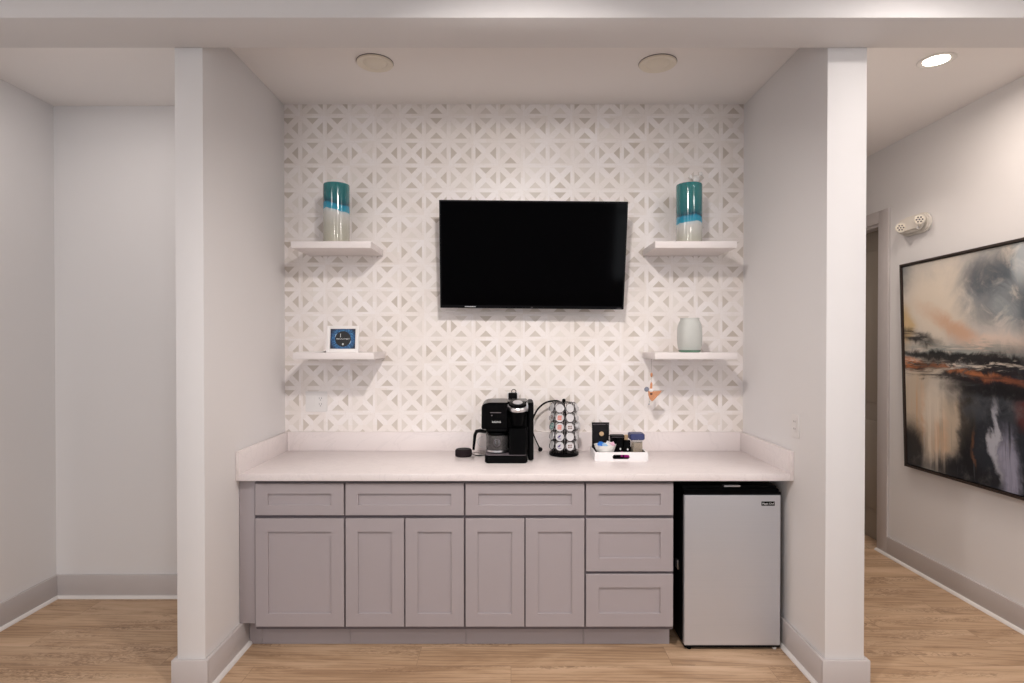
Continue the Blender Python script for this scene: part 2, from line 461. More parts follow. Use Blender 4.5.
def shoe(name, pts, nrm):
    # quarter round along pts[0]-pts[1]; nrm points into the room
    a, b = Vector(pts[0]), Vector(pts[1]); n = Vector(nrm); r = .017
    mb = MB(); prof = [(0, 0)]+[(r*math.cos(R(90*i/5)), r*math.sin(R(90*i/5))) for i in range(6)]
    A = [mb.bm.verts.new(a+n*p[0]+Vector((0, 0, p[1]))) for p in prof]; B = [mb.bm.verts.new(b+n*p[0]+Vector((0, 0, p[1]))) for p in prof]
    fs = [mb.bm.faces.new(A), mb.bm.faces.new(B)]
    for i in range(7): fs.append(mb.bm.faces.new((A[i], A[(i+1) % 7], B[(i+1) % 7], B[i])))
    bmesh.ops.recalc_face_normals(mb.bm, faces=fs)
    return struct(mb.obj(name, 'shoe'))
YT = 3.02
baseboard('baseboard_left', [(XWL, XWL+BT, -3.48, YL)])
baseboard('baseboard_back', [(XWL+BT, XL-.128, YL-BT, YL)])
baseboard('baseboard_alcove_left', [(XL, XL+BT, YP, YT), (XL-.128-BT, XL+BT, YP-BT, YP), (XL-.128-BT, XL-.128, YP, YL-BT)])
baseboard('baseboard_alcove_right', [(XR-BT, XR, YP, YB), (XR-BT, XR+.179+BT, YP-BT, YP), (XR+.179, XR+.179+BT, YP, 6.0)])
baseboard('baseboard_right', [(XWR-BT, XWR, -3.48, DY0-.118)])
shoe('trim_2', [(XWL+BT, -3.4, 0), (XWL+BT, YL-BT, 0)], (1, 0, 0))
shoe('trim_3', [(XWL+BT, YL-BT, 0), (XL-.128-BT, YL-BT, 0)], (0, -1, 0))
shoe('trim_4', [(XL+BT, YP-BT, 0), (XL+BT, YT+.0, 0)], (1, 0, 0))
shoe('trim_5', [(XR-BT, YP-BT, 0), (XR-BT, YB, 0)], (-1, 0, 0))
shoe('trim_6', [(XWR-BT, -3.4, 0), (XWR-BT, DY0-.0, 0)], (-1, 0, 0))

# door at the end of the hall
d = struct(MB().obj('door_1', 'door'))
d.data = MB().box(XWR+.10, XWR+.14, DY0, DY1, .008, DZ).obj('x', 'door').data
bpy.data.objects.remove(bpy.data.objects['x'])
MB().box(XWR-.018, XWR, DY0-.118, DY0, 0, DZ+.092, bev=.003).box(XWR-.018, XWR, DY1, DY1+.118, 0, DZ+.092, bev=.003).box(XWR-.018, XWR, DY0, DY1, DZ, DZ+.092, bev=.003).obj('door_casing', 'base', d)
MB().box(XWR+.085, XWR+.10, DY0+.12, DY1-.12, .25, .95, bev=.005).box(XWR+.085, XWR+.10, DY0+.12, DY1-.12, 1.1, 2.3, bev=.005).obj('door_panel', 'door', d)
MB().box(XWR, XWR+.085, DY0, DY0+.02, 0, DZ).box(XWR, XWR+.085, DY1-.02, DY1, 0, DZ).box(XWR, XWR+.085, DY0+.02, DY1-.02, DZ-.02, DZ).obj('door_jamb', 'base', d)
MB().cyl((0, 0, 0), .012, 0, .05, mtx=Matrix.Translation((XWR+.085, DY1-.08, 1.0)) @ Matrix.Rotation(-PI/2, 4, 'Y')).sphere((XWR+.03, DY1-.08, 1.0), .028).obj('door_handle', 'silver', d)

# ------------------------------------------------------------------ base cabinets
YD = 2.935; YF = YD+.021; YK = 3.02
def PX(px): return (px-511)/197.6
def PZ(py): return H-(py-341)/197.6
Z0, Z1, Z2, Z3 = PZ(483), PZ(514.8), PZ(518.3), PZ(627)
def cabinet(px0, px1, label, kind):
    x0, x1 = PX(px0), PX(px1); g = .0045
    t = thing('base_cabinet', label, 'cabinet', ((x0+x1)/2, YD+.3, 0), group='grey shaker base cabinets')
    # carcass: box behind the face frame
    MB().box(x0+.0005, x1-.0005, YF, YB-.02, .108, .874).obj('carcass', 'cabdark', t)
    MB().box(x0+.0005, x1-.0005, YF-.002, YF+.0, .115, .874).obj('face_frame', 'cabdark', t)  # darker than the doors: the shade in the gaps is put into its colour
    tk = MB().box(x0+.0005, x1-.0005, YK, YK+.016, .0, .1075)
    tk.box(x0+.0005, x0+.004, YK-.004, YK, .004, .1075)
    tk.obj('toe_kick', 'cab', t)
    a, b = x0+g, x1-g
    rs = .051
    MB().shaker(a, b, Z1, Z0, YD, YF-.002, .064, rs).obj('drawer_front', 'cab', t)
    if kind == 'single':
        MB().shaker(a, b, Z3, Z2, YD, YF-.002, .064, .066).obj('door', 'cab', t)
    elif kind == 'double':
        c = (x0+x1)/2
        MB().shaker(a, c-.0035, Z3, Z2, YD, YF-.002, .062, .066).obj('door', 'cab', t)
        MB().shaker(c+.0035, b, Z3, Z2, YD, YF-.002, .062, .066).obj('door', 'cab', t)
    else:
        MB().shaker(a, b, PZ(571.3), Z2, YD, YF-.002, .064, .067).obj('drawer_front', 'cab', t)
        MB().shaker(a, b, Z3, PZ(574.2), YD, YF-.002, .064, .067).obj('drawer_front', 'cab', t)
    return t
cabinet(253.5, 344.1, 'narrow grey base cabinet with one drawer over a single wide door, farthest from the fridge', 'single')
cabinet(344.1, 464.5, 'grey two-door base cabinet beside the single-door one, left of the two wide cabinets', 'double')
cabinet(464.5, 585.5, 'grey two-door base cabinet beside the three-drawer stack, under the coffee maker', 'double')
cabinet(585.5, 674.6, 'grey base cabinet with three stacked drawers, next to the small fridge', 'drawers')
fl = MB().box(XL+.002, PX(253.5)-.001, YF-.008, YF+.02, .142, .874, bev=.001).obj('filler_panel', 'cab')
tag(fl, 'narrow grey filler strip between the alcove wall and the end cabinet', 'panel')
fk = MB().box(XL+.019, PX(253.5)-.001, YK, YK+.016, 0, .140).obj('toe_kick', 'cab', fl)

# ------------------------------------------------------------------ worktop
wt = thing('countertop', 'long white quartz countertop with low upstands above grey cabinets', 'countertop', (0, 3.2, .878))
YC = 2.911; ZT = .913
MB().box(XL+.001, XR-.001, YC, YB-.001, .878, ZT, bev=.0025).obj('worktop', 'quartz', wt)
MB().box(XL+.021, XR-.021, YB-.021, YB-.001, ZT, 1.028, bev=.002).obj('backsplash', 'quartz', wt)
MB().box(XL+.001, XL+.021, YC-.0005, YB-.001, ZT-.03, 1.028, bev=.002).obj('backsplash', 'quartz', wt)
MB().box(XR-.021, XR-.001, YC-.0005, YB-.001, ZT-.03, 1.028, bev=.002).obj('backsplash', 'quartz', wt)

# ------------------------------------------------------------------ mini fridge
fx0, fx1 = (685-511)/196.2, (781.4-511)/196.2
YFR = 2.956
fr = thing('mini_fridge', 'small black fridge with a stainless steel door under the countertop', 'fridge', ((fx0+fx1)/2, YFR+.25, 0))
MB().rrect(fx0-.002, fx1+.004, YFR+.05, YFR+.52, .02, .832, .012, .004).obj('body', 'fridgeblack', fr)
MB().rrect(fx0-.001, fx1+.003, YFR+.028, YFR+.05, .022, .822, .006, axis='y').obj('door_gasket', 'blackmatte', fr)
dr = MB().rrect(fx0, fx1, YFR, YFR+.028, .0245, .795, .006, .003, axis='y').obj('door', 'steel', fr)
MB().rrect(fx0-.001, fx1+.002, YFR+.001, YFR+.03, .7965, .812, .004, .002, axis='y').obj('door_top_trim', 'black', fr)
MB().rrect(W(723.5, 488, 2.99).x, W(740, 488, 2.99).x, YFR+.02, YFR+.055, .833, .840, .003, .001, axis='z').obj('hinge_cover', 'silver', fr)
MB().rrect(fx0+.001, fx1+.001, YFR+.003, YFR+.03, .0135, .0235, .003, .001, axis='y').obj('kick_strip', 'blackmatte', fr)
bx0, bx1 = (762-511)/196.2, (775.2-511)/196.2
bd = MB().box(bx0, bx1, YFR-.002, YFR, H-(505-341)/196.2, H-(500.8-341)/196.2).obj('badge', 'black', fr)
bd['label'] = 'black nameplate with white lettering'
for (a, b_) in ((fx0+.03, 'blackmatte'), (fx1-.022, 'whiteplastic')):
    MB().cyl((a, YFR+.020, 0), .011, 0, .0135, n=16).obj('foot', b_, fr)
for a in (fx0+.03, fx1-.03):
    MB().cyl((a, YFR+.47, 0), .014, 0, .021, n=16).obj('foot', 'blackmatte', fr)
bc = Vector(((bx0+bx1)/2, YFR-.0022, H-(503-341)/196.2))-fr.location
text('Magic Chef', .0135, 'white_ink', fr, Matrix.Translation(bc) @ FRONT, 'lettering')
lt = W(678.5, 563, 3.07)
MB().box(fx0-.009, fx0-.002, lt.y-.02, lt.y+.02, lt.z-.025, lt.z+.025, bev=.002).obj('side_latch', 'silver', fr)

# ------------------------------------------------------------------ shelves
def shelf(x0, x1, zt, label):
    o = MB().box(x0, x1, 3.248, YB-.0005, zt-.038, zt, bev=.0015).obj('floating_shelf', 'shelf')
    setorigin(o, ((x0+x1)/2, YB, zt-.038))
    return tag(o, label, 'shelf', 'white floating shelves')
ZU, ZL = 2.142, 1.519
shelf(-1.232, -.783, ZU, 'upper white floating shelf left of the television, holding a blue vase')
shelf(-1.222, -.770, ZL, 'lower white floating shelf left of the television, holding a blue framed print')
shelf(.806, 1.265, ZU, 'upper white floating shelf right of the television, holding a blue vase')
shelf(.806, 1.268, ZL, 'lower white floating shelf right of the television, holding a frosted jar')

def vase(px0, px1, Y, m, label, hgt=.350):
    c = W((px0+px1)/2, 0, Y).x; r = (px1-px0)/F*Y/2*.985
    pr = [(0, 0), (r-.006, 0), (r, .005)]+[(r, hgt*i/12) for i in range(1, 12)]+[(r, hgt-.004), (r-.002, hgt), (r-.006, hgt-.002), (r-.007, hgt-.02), (r-.007, .012), (0, .012)]
    o = MB().lathe(pr, n=56).obj('glass_vase', m); o.location = (c, Y, ZU)
    return tag(o, label, 'vase', 'banded blue cylinder vases')
vase(323.8, 349.9, 3.385, 'vaseL', 'teal, blue and cloudy cylinder vase on the upper shelf left of the television')
vase(675.8, 701.6, 3.385, 'vaseR', 'teal, blue and cloudy cylinder vase on the upper shelf right of the television')

# shiny ornament peeking above the right vase
p = W(696, 178, 3.49)
orn = thing('ornament', 'small shiny clear ornament peeking up behind the right-hand blue vase', 'ornament', (p.x, 3.495, ZU))
MB().lathe([(0, 0), (.03, 0), (.03, .006), (.006, .012), (.004, .04), (.004, p.z-ZU-.02), (0, p.z-ZU-.018)], c=(p.x, 3.495, ZU), n=20).obj('stem', 'clear', orn)
mb = MB().sphere((p.x, 3.495, p.z), .022, 1, .8, 1.0, n=8).sphere((p.x-.033, 3.495, p.z+.012), .011, .8, .8, 1.3, n=8).sphere((p.x+.028, 3.495, p.z+.03), .012, 1, .8, 1.0, n=8)
mb.tube([(p.x-.033, 3.495, p.z+.01), (p.x, 3.495, p.z-.012)], .003).tube([(p.x+.028, 3.495, p.z+.028), (p.x, 3.495, p.z)], .003)
mb.obj('facets', 'whiteenamel', orn)

# frosted jar
s_ = 178.6
jc = W(689.6, 0, 3.31).x
k_ = 3.31/F
pr = [(0, 0), (9.2*k_, 0), (10.2*k_, .004), (11.4*k_, .03), (12.1*k_, .07), (12.1*k_, .11), (11.6*k_, .145), (10.3*k_, .168), (9.3*k_, .178), (9.1*k_, .186), (9.6*k_, .192),
      (9.0*k_, .192), (8.6*k_, .186), (8.8*k_, .178), (11.0*k_, .145), (11.5*k_, .11), (11.5*k_, .07), (10.8*k_, .03), (9*k_, .010), (0, .010)]
jar = thing('glass_jar', 'pale frosted glass jar vase on the lower right shelf', 'jar', (jc, 3.31, ZL))
MB().lathe(pr[2:], c=(jc, 3.31, ZL+.003), n=48).obj('jar_body', 'frost', jar)
g = MB().lathe([(0, 0), (9.2*k_, 0), (10.4*k_, .004), (10.9*k_, .013), (10.2*k_, .0135), (0, .011)], c=(jc, 3.31, ZL), n=48).obj('jar_base', 'frostgreen', jar)
g['label'] = 'thick green glass base'

# framed blue print on lower left shelf
fc = W(342.7, 0, 3.285).x
pf = thing('picture_frame', 'small white frame holding a blue print with a black disc, on a shelf', 'picture frame', (fc, 3.275, ZL), (R(-6), 0, 0))
def loc(mb, name, m, par): return mb.obj(name, m, par, world=False)
fw, fh = .183, .152; iw, ih = .143, .1135
mb = MB()
mb.box(-fw/2, -iw/2, 0, .012, 0, fh, bev=.0015).box(iw/2, fw/2, 0, .012, 0, fh, bev=.0015)
mb.box(-iw/2, iw/2, 0, .012, 0, .021, bev=.0015).box(-iw/2, iw/2, 0, .012, .021+ih, fh, bev=.0015)
mb.box(-fw/2+.003, fw/2-.003, .012, .015, .003, fh-.003)
loc(mb, 'frame', 'framewhite', pf)
pic = loc(MB().box(-iw/2, iw/2, .008, .012, -ih/2, ih/2), 'print', 'badge', pf); pic.location = (0, 0, .021+ih/2)
mb = MB()
rr = random.Random(3)
x = -.037
while x < .036:      # line of tiny letter shapes, too small to read in the photo
    w_ = rr.uniform(.003, .005); h_ = rr.uniform(.005, .007)
    mb.box(x, x+w_*.35, .0072, .008, -.003, -.003+h_).box(x, x+w_, .0072, .008, -.003+h_*rr.choice([0, .45, .8]), -.003+h_*.2+h_*rr.choice([.1, .5, .75]))
    x += w_+.0012
o = loc(MB().sphere((.0, .0078, -.030), .005, 1, .15, 1.2), 'print_dot', 'white_ink', pf); o.location = (0, 0, .021+ih/2)
mb.box(-.016, -.013, .0072, .008, .009, .030)
o = loc(mb, 'print_marks', 'white_ink', pf); o.location = (0, 0, .021+ih/2)
loc(MB().box(-.03, .03, .015, .018, .01, .1).box(-.03, .03, .018, .05, .0, .004), 'easel_back', 'framewhite', pf)

# thin folded booklet
b0, b1 = W(295.5, 0, 3.26).x, W(324.5, 0, 3.26).x
mb = MB(); n = 10; P = []
for i in range(n+1):
    t = i/n; zz = ZL+.0012+(.006*max(0, (t-.75)/.25)**2)
    P.append((b0+(b1-b0)*t, zz))
mb.prism(P+[(q[0], q[1]+.003) for q in P[::-1]], 3.262, 3.40)
mb.box(b0, b0+(b1-b0)*.72, 3.265, 3.40, ZL, ZL+.0012)
tag(setorigin(mb.obj('booklet', 'paper'), ((b0+b1)/2, 3.33, ZL)), 'thin white booklet lying flat left of the blue framed print', 'booklet')

# ------------------------------------------------------------------ television
Yt, Yb_ = 3.325, 3.428; zt, zb = 2.3865, 1.7745
ctr = Vector((.1265, (Yt+Yb_)/2, (zt+zb)/2))
tilt = math.atan2(Yb_-Yt, zt-zb)
tv = thing('television', 'large black flat television tilted down on the patterned tile wall', 'television', ctr, (tilt, R(.55), 0))
tw, th = 1.083, .620
loc(MB().rrect(-tw/2, tw/2, .0, .012, -th/2, th/2, .004, .002, axis='y'), 'bezel', 'tvframe', tv)
loc(MB().box(-tw/2+.010, tw/2-.010, -.0008, .002, -th/2+.018, th/2-.010), 'screen', 'screen', tv)
mb = MB().box(-tw/2+.02, tw/2-.02, .012, .028, -th/2+.01, th/2-.01, bev=.006)
mb.rrect(-tw*.36, tw*.36, .026, .055, -th/2+.03, .05, .02, .006, axis='y')
loc(mb, 'back_housing', 'blackmatte', tv)
loc(MB().box(-tw/2+.145, -tw/2+.21, -.0012, .002, -th/2+.006, -th/2+.011, bev=.001), 'soundbar_badge', 'silver', tv)
loc(MB().box(-.006, .006, -.0012, .002, -th/2+.005, -th/2+.009), 'logo_mark', 'cabdark', tv)
loc(MB().box(tw/2-.04, tw/2-.015, -.0008, .002, -th/2+.006, -th/2+.009), 'logo_mark', 'cabdark', tv)
loc(MB().box(-tw/2+.012, -tw/2+.03, -.001, .0, -th/2+.007, -th/2+.009), 'indicator', 'blackmatte', tv)
mb = MB().box(-.17, .17, .057, .068, -.12, .12).box(-.12, .12, .066, .172, -.03, .05)
loc(mb, 'wall_bracket', 'blackmatte', tv)

# ------------------------------------------------------------------ outlets
def outlet(cx, cz, w, h, label, gangs=1, y=YB-.0005):
    t = thing('wall_outlet', label, 'outlet', (cx, y, cz))
    MB().rrect(cx-w/2, cx+w/2, y-.006, y, cz-h/2, cz+h/2, .005, .002, axis='y').obj('plate', 'plate', t)
    for g_ in range(gangs):
        gx = cx+(g_-(gangs-1)/2)*.052
        MB().rrect(gx-.0165, gx+.0165, y-.0085, y-.006, cz-.034, cz+.034, .003, .001, axis='y').obj('socket' if not (gangs == 2 and g_ == 0) else 'rocker_switch', 'plate', t)
        if not (gangs == 2 and g_ == 0):
            mb = MB()
            for dz in (.018, -.018):
                mb.box(gx-.0075, gx-.0055, y-.0091, y-.0085, cz+dz-.001, cz+dz+.008).box(gx+.0055, gx+.0075, y-.0091, y-.0085, cz+dz-.001, cz+dz+.008)
                mb.cyl((0, 0, 0), .0026, 0, .0006, n=10, mtx=Matrix.Translation((gx, y-.0085, cz+dz-.008)) @ Matrix.Rotation(PI/2, 4, 'X'))
            mb.obj('slot', 'slot', t)
    return t
outlet((316.5-511)/163, H-(400.5-341)/163, .132, .124, 'white two-gang wall plate with switch and socket on tiled wall below left shelves', 2)
pz = H-(396-341)/164
outlet((512.5-511)/163+.004, pz-.03, .075, .118, 'white wall outlet half hidden behind the coffee maker', 1)
# outlet on the right alcove wall
t = thing('wall_outlet', 'small white outlet on the right alcove wall above the countertop end', 'outlet', (XR-.0005, 2.893, 1.160))
MB().rrect(XR-.006, XR, 2.855, 2.931, 1.102, 1.218, .005, .002, axis='x').obj('plate', 'plate', t)
MB().rrect(XR-.0085, XR-.006, 2.877, 2.909, 1.127, 1.193, .003, .001, axis='x').obj('socket', 'plate', t)
for dz in (.018, -.018):
    for dy in (-.0065, .0065): MB().box(XR-.0091, XR-.0085, 2.893+dy-.0012, 2.893+dy+.0012, 1.16+dz-.001, 1.16+dz+.008).obj('slot', 'slot', t)

# ------------------------------------------------------------------ ceiling fixtures
def ceildisc(px, py, rpx, label):
    Y = F*(ZC-H)/(341-py); c = W(px, py, Y); r = rpx*Y/F
    t = thing('ceiling_light', label, 'ceiling light', (c.x, Y, ZC), group='unlit ceiling discs over the alcove')
    MB().lathe([(r*.9, 0), (r*1.012, 0), (r*1.012, -.0035), (r*.9, -.0035), (r*.9, 0)], c=(c.x, Y, ZC), n=48).obj('rim_gasket', 'cabdark', t)  # dark ring painted in for the shadow line round the disc
    MB().lathe([(r*.62, -.0036), (r*.995, -.0036), (r*.995, -.007), (r*.96, -.011), (r*.66, -.006), (r*.62, 0)], c=(c.x, Y, ZC), n=48).obj('trim_ring', 'diffuser', t)
    MB().lathe([(r*.635, -.0005), (r*.635, -.0055), (r*.5, -.013), (r*.2, -.016), (0, -.0165)], c=(c.x, Y, ZC), n=48).obj('diffuser', 'diffuser', t)
    return t
ceildisc(375.5, 62.5, 18, 'unlit round cream ceiling light nearer the left alcove wall')
ceildisc(657, 63, 18.5, 'unlit round cream ceiling light nearer the right alcove wall')
Yh = 3.0; hx = W(934.5, 60, Yh).x
t = thing('recessed_downlight', 'glowing round recessed downlight in the hall ceiling at upper right', 'ceiling light', (hx, Yh, ZC))
MB().lathe([(.058, 0), (.086, 0), (.086, -.004), (.081, -.007), (.060, -.003), (.058, 0)], c=(hx, Yh, ZC), n=48).obj('trim_ring', 'whiteplastic', t)
MB().lathe([(.0585, -.0005), (.0585, -.002), (0, -.003)], c=(hx, Yh, ZC), n=48).obj('lens', 'lamp', t)

# ------------------------------------------------------------------ emergency light on hall wall
em = thing('emergency_light', 'cream twin-head emergency light on the hall wall above the painting', 'emergency light', (XWR, 3.89, 2.385))
MB().rrect(XWR-.030, XWR, 3.850, 4.130, 2.318, 2.450, .062, .008, n=10, axis='x').obj('backplate', 'cream', em)
MB().rrect(XWR-.070, XWR-.030, 3.87, 4.115, 2.332, 2.434, .048, .014, n=10, axis='x').obj('housing', 'cream', em)
for (yy, zz, xx) in ((3.862, 2.392, XWR-.080), (4.040, 2.372, XWR-.085)):
    dirv = Vector((-.55, -.80, -.12)).normalized()
    q = dirv.to_track_quat('Z', 'Y').to_matrix().to_4x4()
    mt = Matrix.Translation((xx, yy, zz)) @ q
    hd = MB().lathe([(0, -.040), (.022, -.035), (.030, -.016), (.034, .0), (.034, .010), (.031, .013), (.029, .010), (0, .010)], mtx=mt, n=28).obj('lamp_head', 'cream', em)
    ml = MB().lathe([(0, .0105), (.028, .0105), (.026, .014), (0, .016)], mtx=mt, n=24)
    ml.obj('lens', 'diffuser', hd)
    md = MB()
    for a in range(6): md.lathe([(0, .0175), (.006, .0175), (.005, .0205), (0, .021)], mtx=mt @ Matrix.Translation((.016*math.cos(a*PI/3), .016*math.sin(a*PI/3), -.003)), n=8)
    md.lathe([(0, .0155), (.006, .0155), (.005, .0185), (0, .019)], mtx=mt, n=8)
    md.obj('bulbs', 'cabdark', hd)
MB().sphere((XWR-.066, 3.90, 2.345), .008).obj('test_button', 'whiteenamel', em)

# ------------------------------------------------------------------ painting
def m_painting():
    k = NT('abstract_painting')
    v = k.coord()
    x, y, z = k.sep(v)     # local: y = distance from far edge (m), z up from bottom
    n1 = k.noise(v, 2.6, 6, .62, .6); n2 = k.noise(v, 7.0, 5, .65, .8)
    wx = k.math('ADD', y, k.math('MULTIPLY', k.math('SUBTRACT', n1, .5), .28))
    wz = k.math('ADD', z, k.math('MULTIPLY', k.math('SUBTRACT', n2, .5), .13))
    drip = k.noise(k.comb(0, k.math('MULTIPLY', y, 26), k.math('MULTIPLY', z, 1.3)), 1.0, 5, .6, .2)
    streak = k.noise(k.comb(0, k.math('MULTIPLY', y, 3.2), k.math('MULTIPLY', z, 24)), 1.0, 6, .65, .9)
    st2 = k.noise(k.comb(3, k.math('MULTIPLY', y, 5), k.math('MULTIPLY', z, 34)), 1.0, 6, .65, 1.2)
    c = k.mix(k.sstep(n1, .3, .7), srgb(214, 204, 192), srgb(178, 176, 174))
    state = {'c': c}
    def blob(col, cy, cz, ry, rz, a=1.0, soft=.5, slope=0, mod=None):
        dy = k.math('DIVIDE', k.math('SUBTRACT', wx, cy), ry)
        zz = k.math('SUBTRACT', wz, cz)
        if slope: zz = k.math('SUBTRACT', zz, k.math('MULTIPLY', k.math('SUBTRACT', y, cy), slope))
        dz = k.math('DIVIDE', zz, rz)
        rr_ = k.math('SQRT', k.math('ADD', k.math('MULTIPLY', dy, dy), k.math('MULTIPLY', dz, dz)))
        f = k.math('MULTIPLY', k.sstep(rr_, 1+soft*.5, 1-soft*.7), a)
        if mod is not None: f = k.math('MULTIPLY', f, mod)
        state['c'] = k.mix(f, state['c'], srgb(*col))
    T = 1.40
    # upper sky
    blob((196, 190, 182), .0, T-.05, .30, .10, .8, .9)
    blob((112, 118, 122), .02, 1.33, .10, .12, .8, .9)
    blob((226, 214, 198), .30, 1.10, .28, .24, .95, .9)
    blob((104, 114, 122), .98, 1.14, .40, .34, .9, .8, mod=k.sstep(n2, .30, .52))
    blob((50, 62, 76), .72, 1.24, .16, .10, .6, .9)
    blob((58, 70, 82), 1.06, 1.02, .14, .22, .8, .8)
    blob((170, 176, 178), .86, 1.05, .10, .20, .7, .9, mod=k.sstep(n1, .4, .6))
    blob((196, 204, 208), .95, 1.30, .08, .14, .7, .9)
    blob((204, 196, 190), .72, .88, .30, .09, .8, .9)
    blob((206, 176, 122), .02, .97, .09, .14, .8, .9)
    blob((208, 158, 122), .50, .93, .28, .06, .7, 1.3, slope=-.5)
    blob((224, 204, 190), .80, .84, .28, .06, .8, .9)
    # lower field
    blob((42, 46, 54), .95, .30, .62, .52, 1.0, .35)
    blob((204, 188, 168), .24, .42, .36, .33, .95, .4)
    blob((150, 150, 150), .40, .58, .22, .09, .6, .9)
    blob((210, 160, 110), .34, .26, .08, .17, .8, .9, mod=k.sstep(drip, .38, .6))
    blob((214, 166, 118), .14, .40, .06, .20, .7, .9, mod=k.sstep(drip, .36, .6))
    blob((230, 220, 206), .27, .46, .10, .20, .6, .9)
    blob((26, 28, 34), .05, .10, .16, .22, .95, .7)
    blob((30, 32, 38), .50, .05, .32, .10, .95, .8)
    blob((22, 24, 28), .58, .34, .07, .34, .85, .7)
    blob((92, 38, 36), .93, .47, .05, .10, .8, .9)
    blob((168, 168, 190), .84, .14, .06, .22, .8, .9, mod=k.sstep(drip, .3, .5))
    blob((206, 208, 220), .77, .30, .025, .22, .7, .9)
    blob((140, 96, 66), .63, .22, .015, .12, .45, .9, mod=k.sstep(drip, .4, .55))
    blob((96, 54, 50), 1.05, .20, .08, .22, .7, .9)
    blob((210, 214, 220), .30, .10, .28, .16, .55, .8, mod=k.sstep(drip, .60, .72))
    blob((236, 226, 212), .30, .30, .10, .26, .7, 1.2, mod=k.sstep(drip, .45, .62))
    blob((60, 60, 62), .45, .40, .08, .30, .6, 1.2, mod=k.sstep(drip, .5, .36))
    blob((88, 92, 98), .70, .50, .30, .10, .5, 1.2, mod=k.sstep(n2, .35, .6))
    # dark horizon bands with orange and white
    blob((30, 32, 36), .12, .90, .22, .045, .95, 1.0, slope=-.25, mod=k.sstep(streak, .30, .50))
    blob((128, 140, 138), .45, .80, .50, .06, .75, .8, mod=k.sstep(st2, .35, .6))
    blob((26, 26, 30), .55, .76, .75, .035, .95, .7, slope=-.05)
    blob((34, 30, 34), .55, .67, .75, .075, .95, .5, slope=-.05, mod=k.sstep(streak, .34, .56))
    blob((204, 124, 74), .07, .71, .09, .045, .8, .8, mod=k.sstep(st2, .38, .55))
    blob((196, 124, 82), .55, .675, .36, .022, .75, 1.3, slope=-.10, mod=k.sstep(streak, .40, .62))
    blob((226, 214, 200), .50, .72, .55, .03, .8, .8, mod=k.sstep(st2, .52, .62))
    blob((150, 84, 62), .85, .64, .18, .018, .5, 1.3, mod=k.sstep(st2, .4, .6))
    blob((22, 22, 26), .80, .575, .40, .04, .9, .8)
    col = k.mix(k.math('MULTIPLY', k.sstep(k.noise(v, 9, 6, .7), .5, .8), .10), state['c'], srgb(226, 220, 214))
    k.put(k.b.inputs['Base Color'], col)
    k.b.inputs['Roughness'].default_value = .55
    k.b.inputs['Specular IOR Level'].default_value = .25
    k.bump(k.noise(v, 40, 6), .25, .004)
    return k.m
# local frame: +y runs from the far edge towards the camera, +z up, face towards -x
PL, PHt = 1.80, 1.405
pa = bpy.data.objects.new('painting', None); COL.objects.link(pa)
pa['label'] = 'large dark-framed abstract painting in cream, orange and slate on hall wall'; pa['category'] = 'painting'
lean = math.atan2(.028, PHt)
pa.matrix_basis = Matrix.Translation((XWR-.002, 4.044, .714)) @ Matrix.Rotation(R(-.9), 4, 'X') @ Matrix.Rotation(-lean, 4, 'Y')
# far edge at local y=0; body extends to local y=-PL (towards the camera)
ft, fd = .014, .046
mb = MB()
mb.box(-fd, 0, -ft, 0, 0, PHt).box(-fd, 0, -PL, -PL+ft, 0, PHt).box(-fd, 0, -PL+ft, -ft, 0, ft).box(-fd, 0, -PL+ft, -ft, PHt-ft, PHt)
mb.box(-.008, 0, -PL+ft, -ft, ft, PHt-ft)
loc(mb, 'frame', 'framedark', pa)
cv = loc(MB().box(-fd+.010, -.008, .006+ft, PL-ft-.006, ft+.006, PHt-ft-.006), 'canvas', m_painting(), pa)
# canvas mesh uses +y as distance from the far edge; mirror it into place
for v_ in cv.data.vertices: v_.co.y = v_.co.y
cv.matrix_basis = Matrix.Rotation(PI, 4, 'Z') @ Matrix.Identity(4)
cv.location = (-fd+.002, 0, 0)

# ------------------------------------------------------------------ smart speaker puck
pc = W(463.5, 0, 3.375).x
pk = thing('smart_speaker', 'small round dark speaker puck left of the coffee maker', 'speaker', (pc, 3.375, ZT))
MB().lathe([(0, 0), (.044, 0), (.0485, .006), (.0490, .018), (.0485, .034), (.045, .0405), (0, .041)], c=(pc, 3.375, ZT), n=40).obj('fabric_body', 'blackfabric', pk)
MB().lathe([(0, .0405), (.042, .0405), (.041, .0425), (0, .0428)], c=(pc, 3.375, ZT), n=40).obj('top_cap', 'blackmatte', pk)
MB().tube([(pc+.046, 3.39, ZT+.014), (pc+.075, 3.39, ZT+.018), (pc+.105, 3.41, ZT+.010), (pc+.15, 3.45, ZT+.004)], .0022)\
    .tube([(pc+.046, 3.385, ZT+.010), (pc+.08, 3.375, ZT+.0025), (pc+.12, 3.40, ZT+.0025), (pc+.16, 3.46, ZT+.0025)], .0022).obj('cable', 'blackmatte', pk)

# ------------------------------------------------------------------ coffee maker
cm = thing('coffee_maker', 'black single-serve and carafe coffee maker on the countertop', 'coffee maker', (-.03, 3.29, ZT))
def Xc(px): return (px-511)/183.0
def Zc(py): return H-(py-341)/183.0
bl, br_ = Xc(484.6), Xc(527.7)
MB().rrect(bl, br_, 3.166, 3.43, ZT, ZT+.043, .025, .006).obj('base', 'black', cm)
o = MB().rrect(bl+.004, br_-.004, 3.170, 3.42, ZT+.0435, ZT+.0455, .022).obj('warming_plate', 'cabdark', cm)
mb = MB()
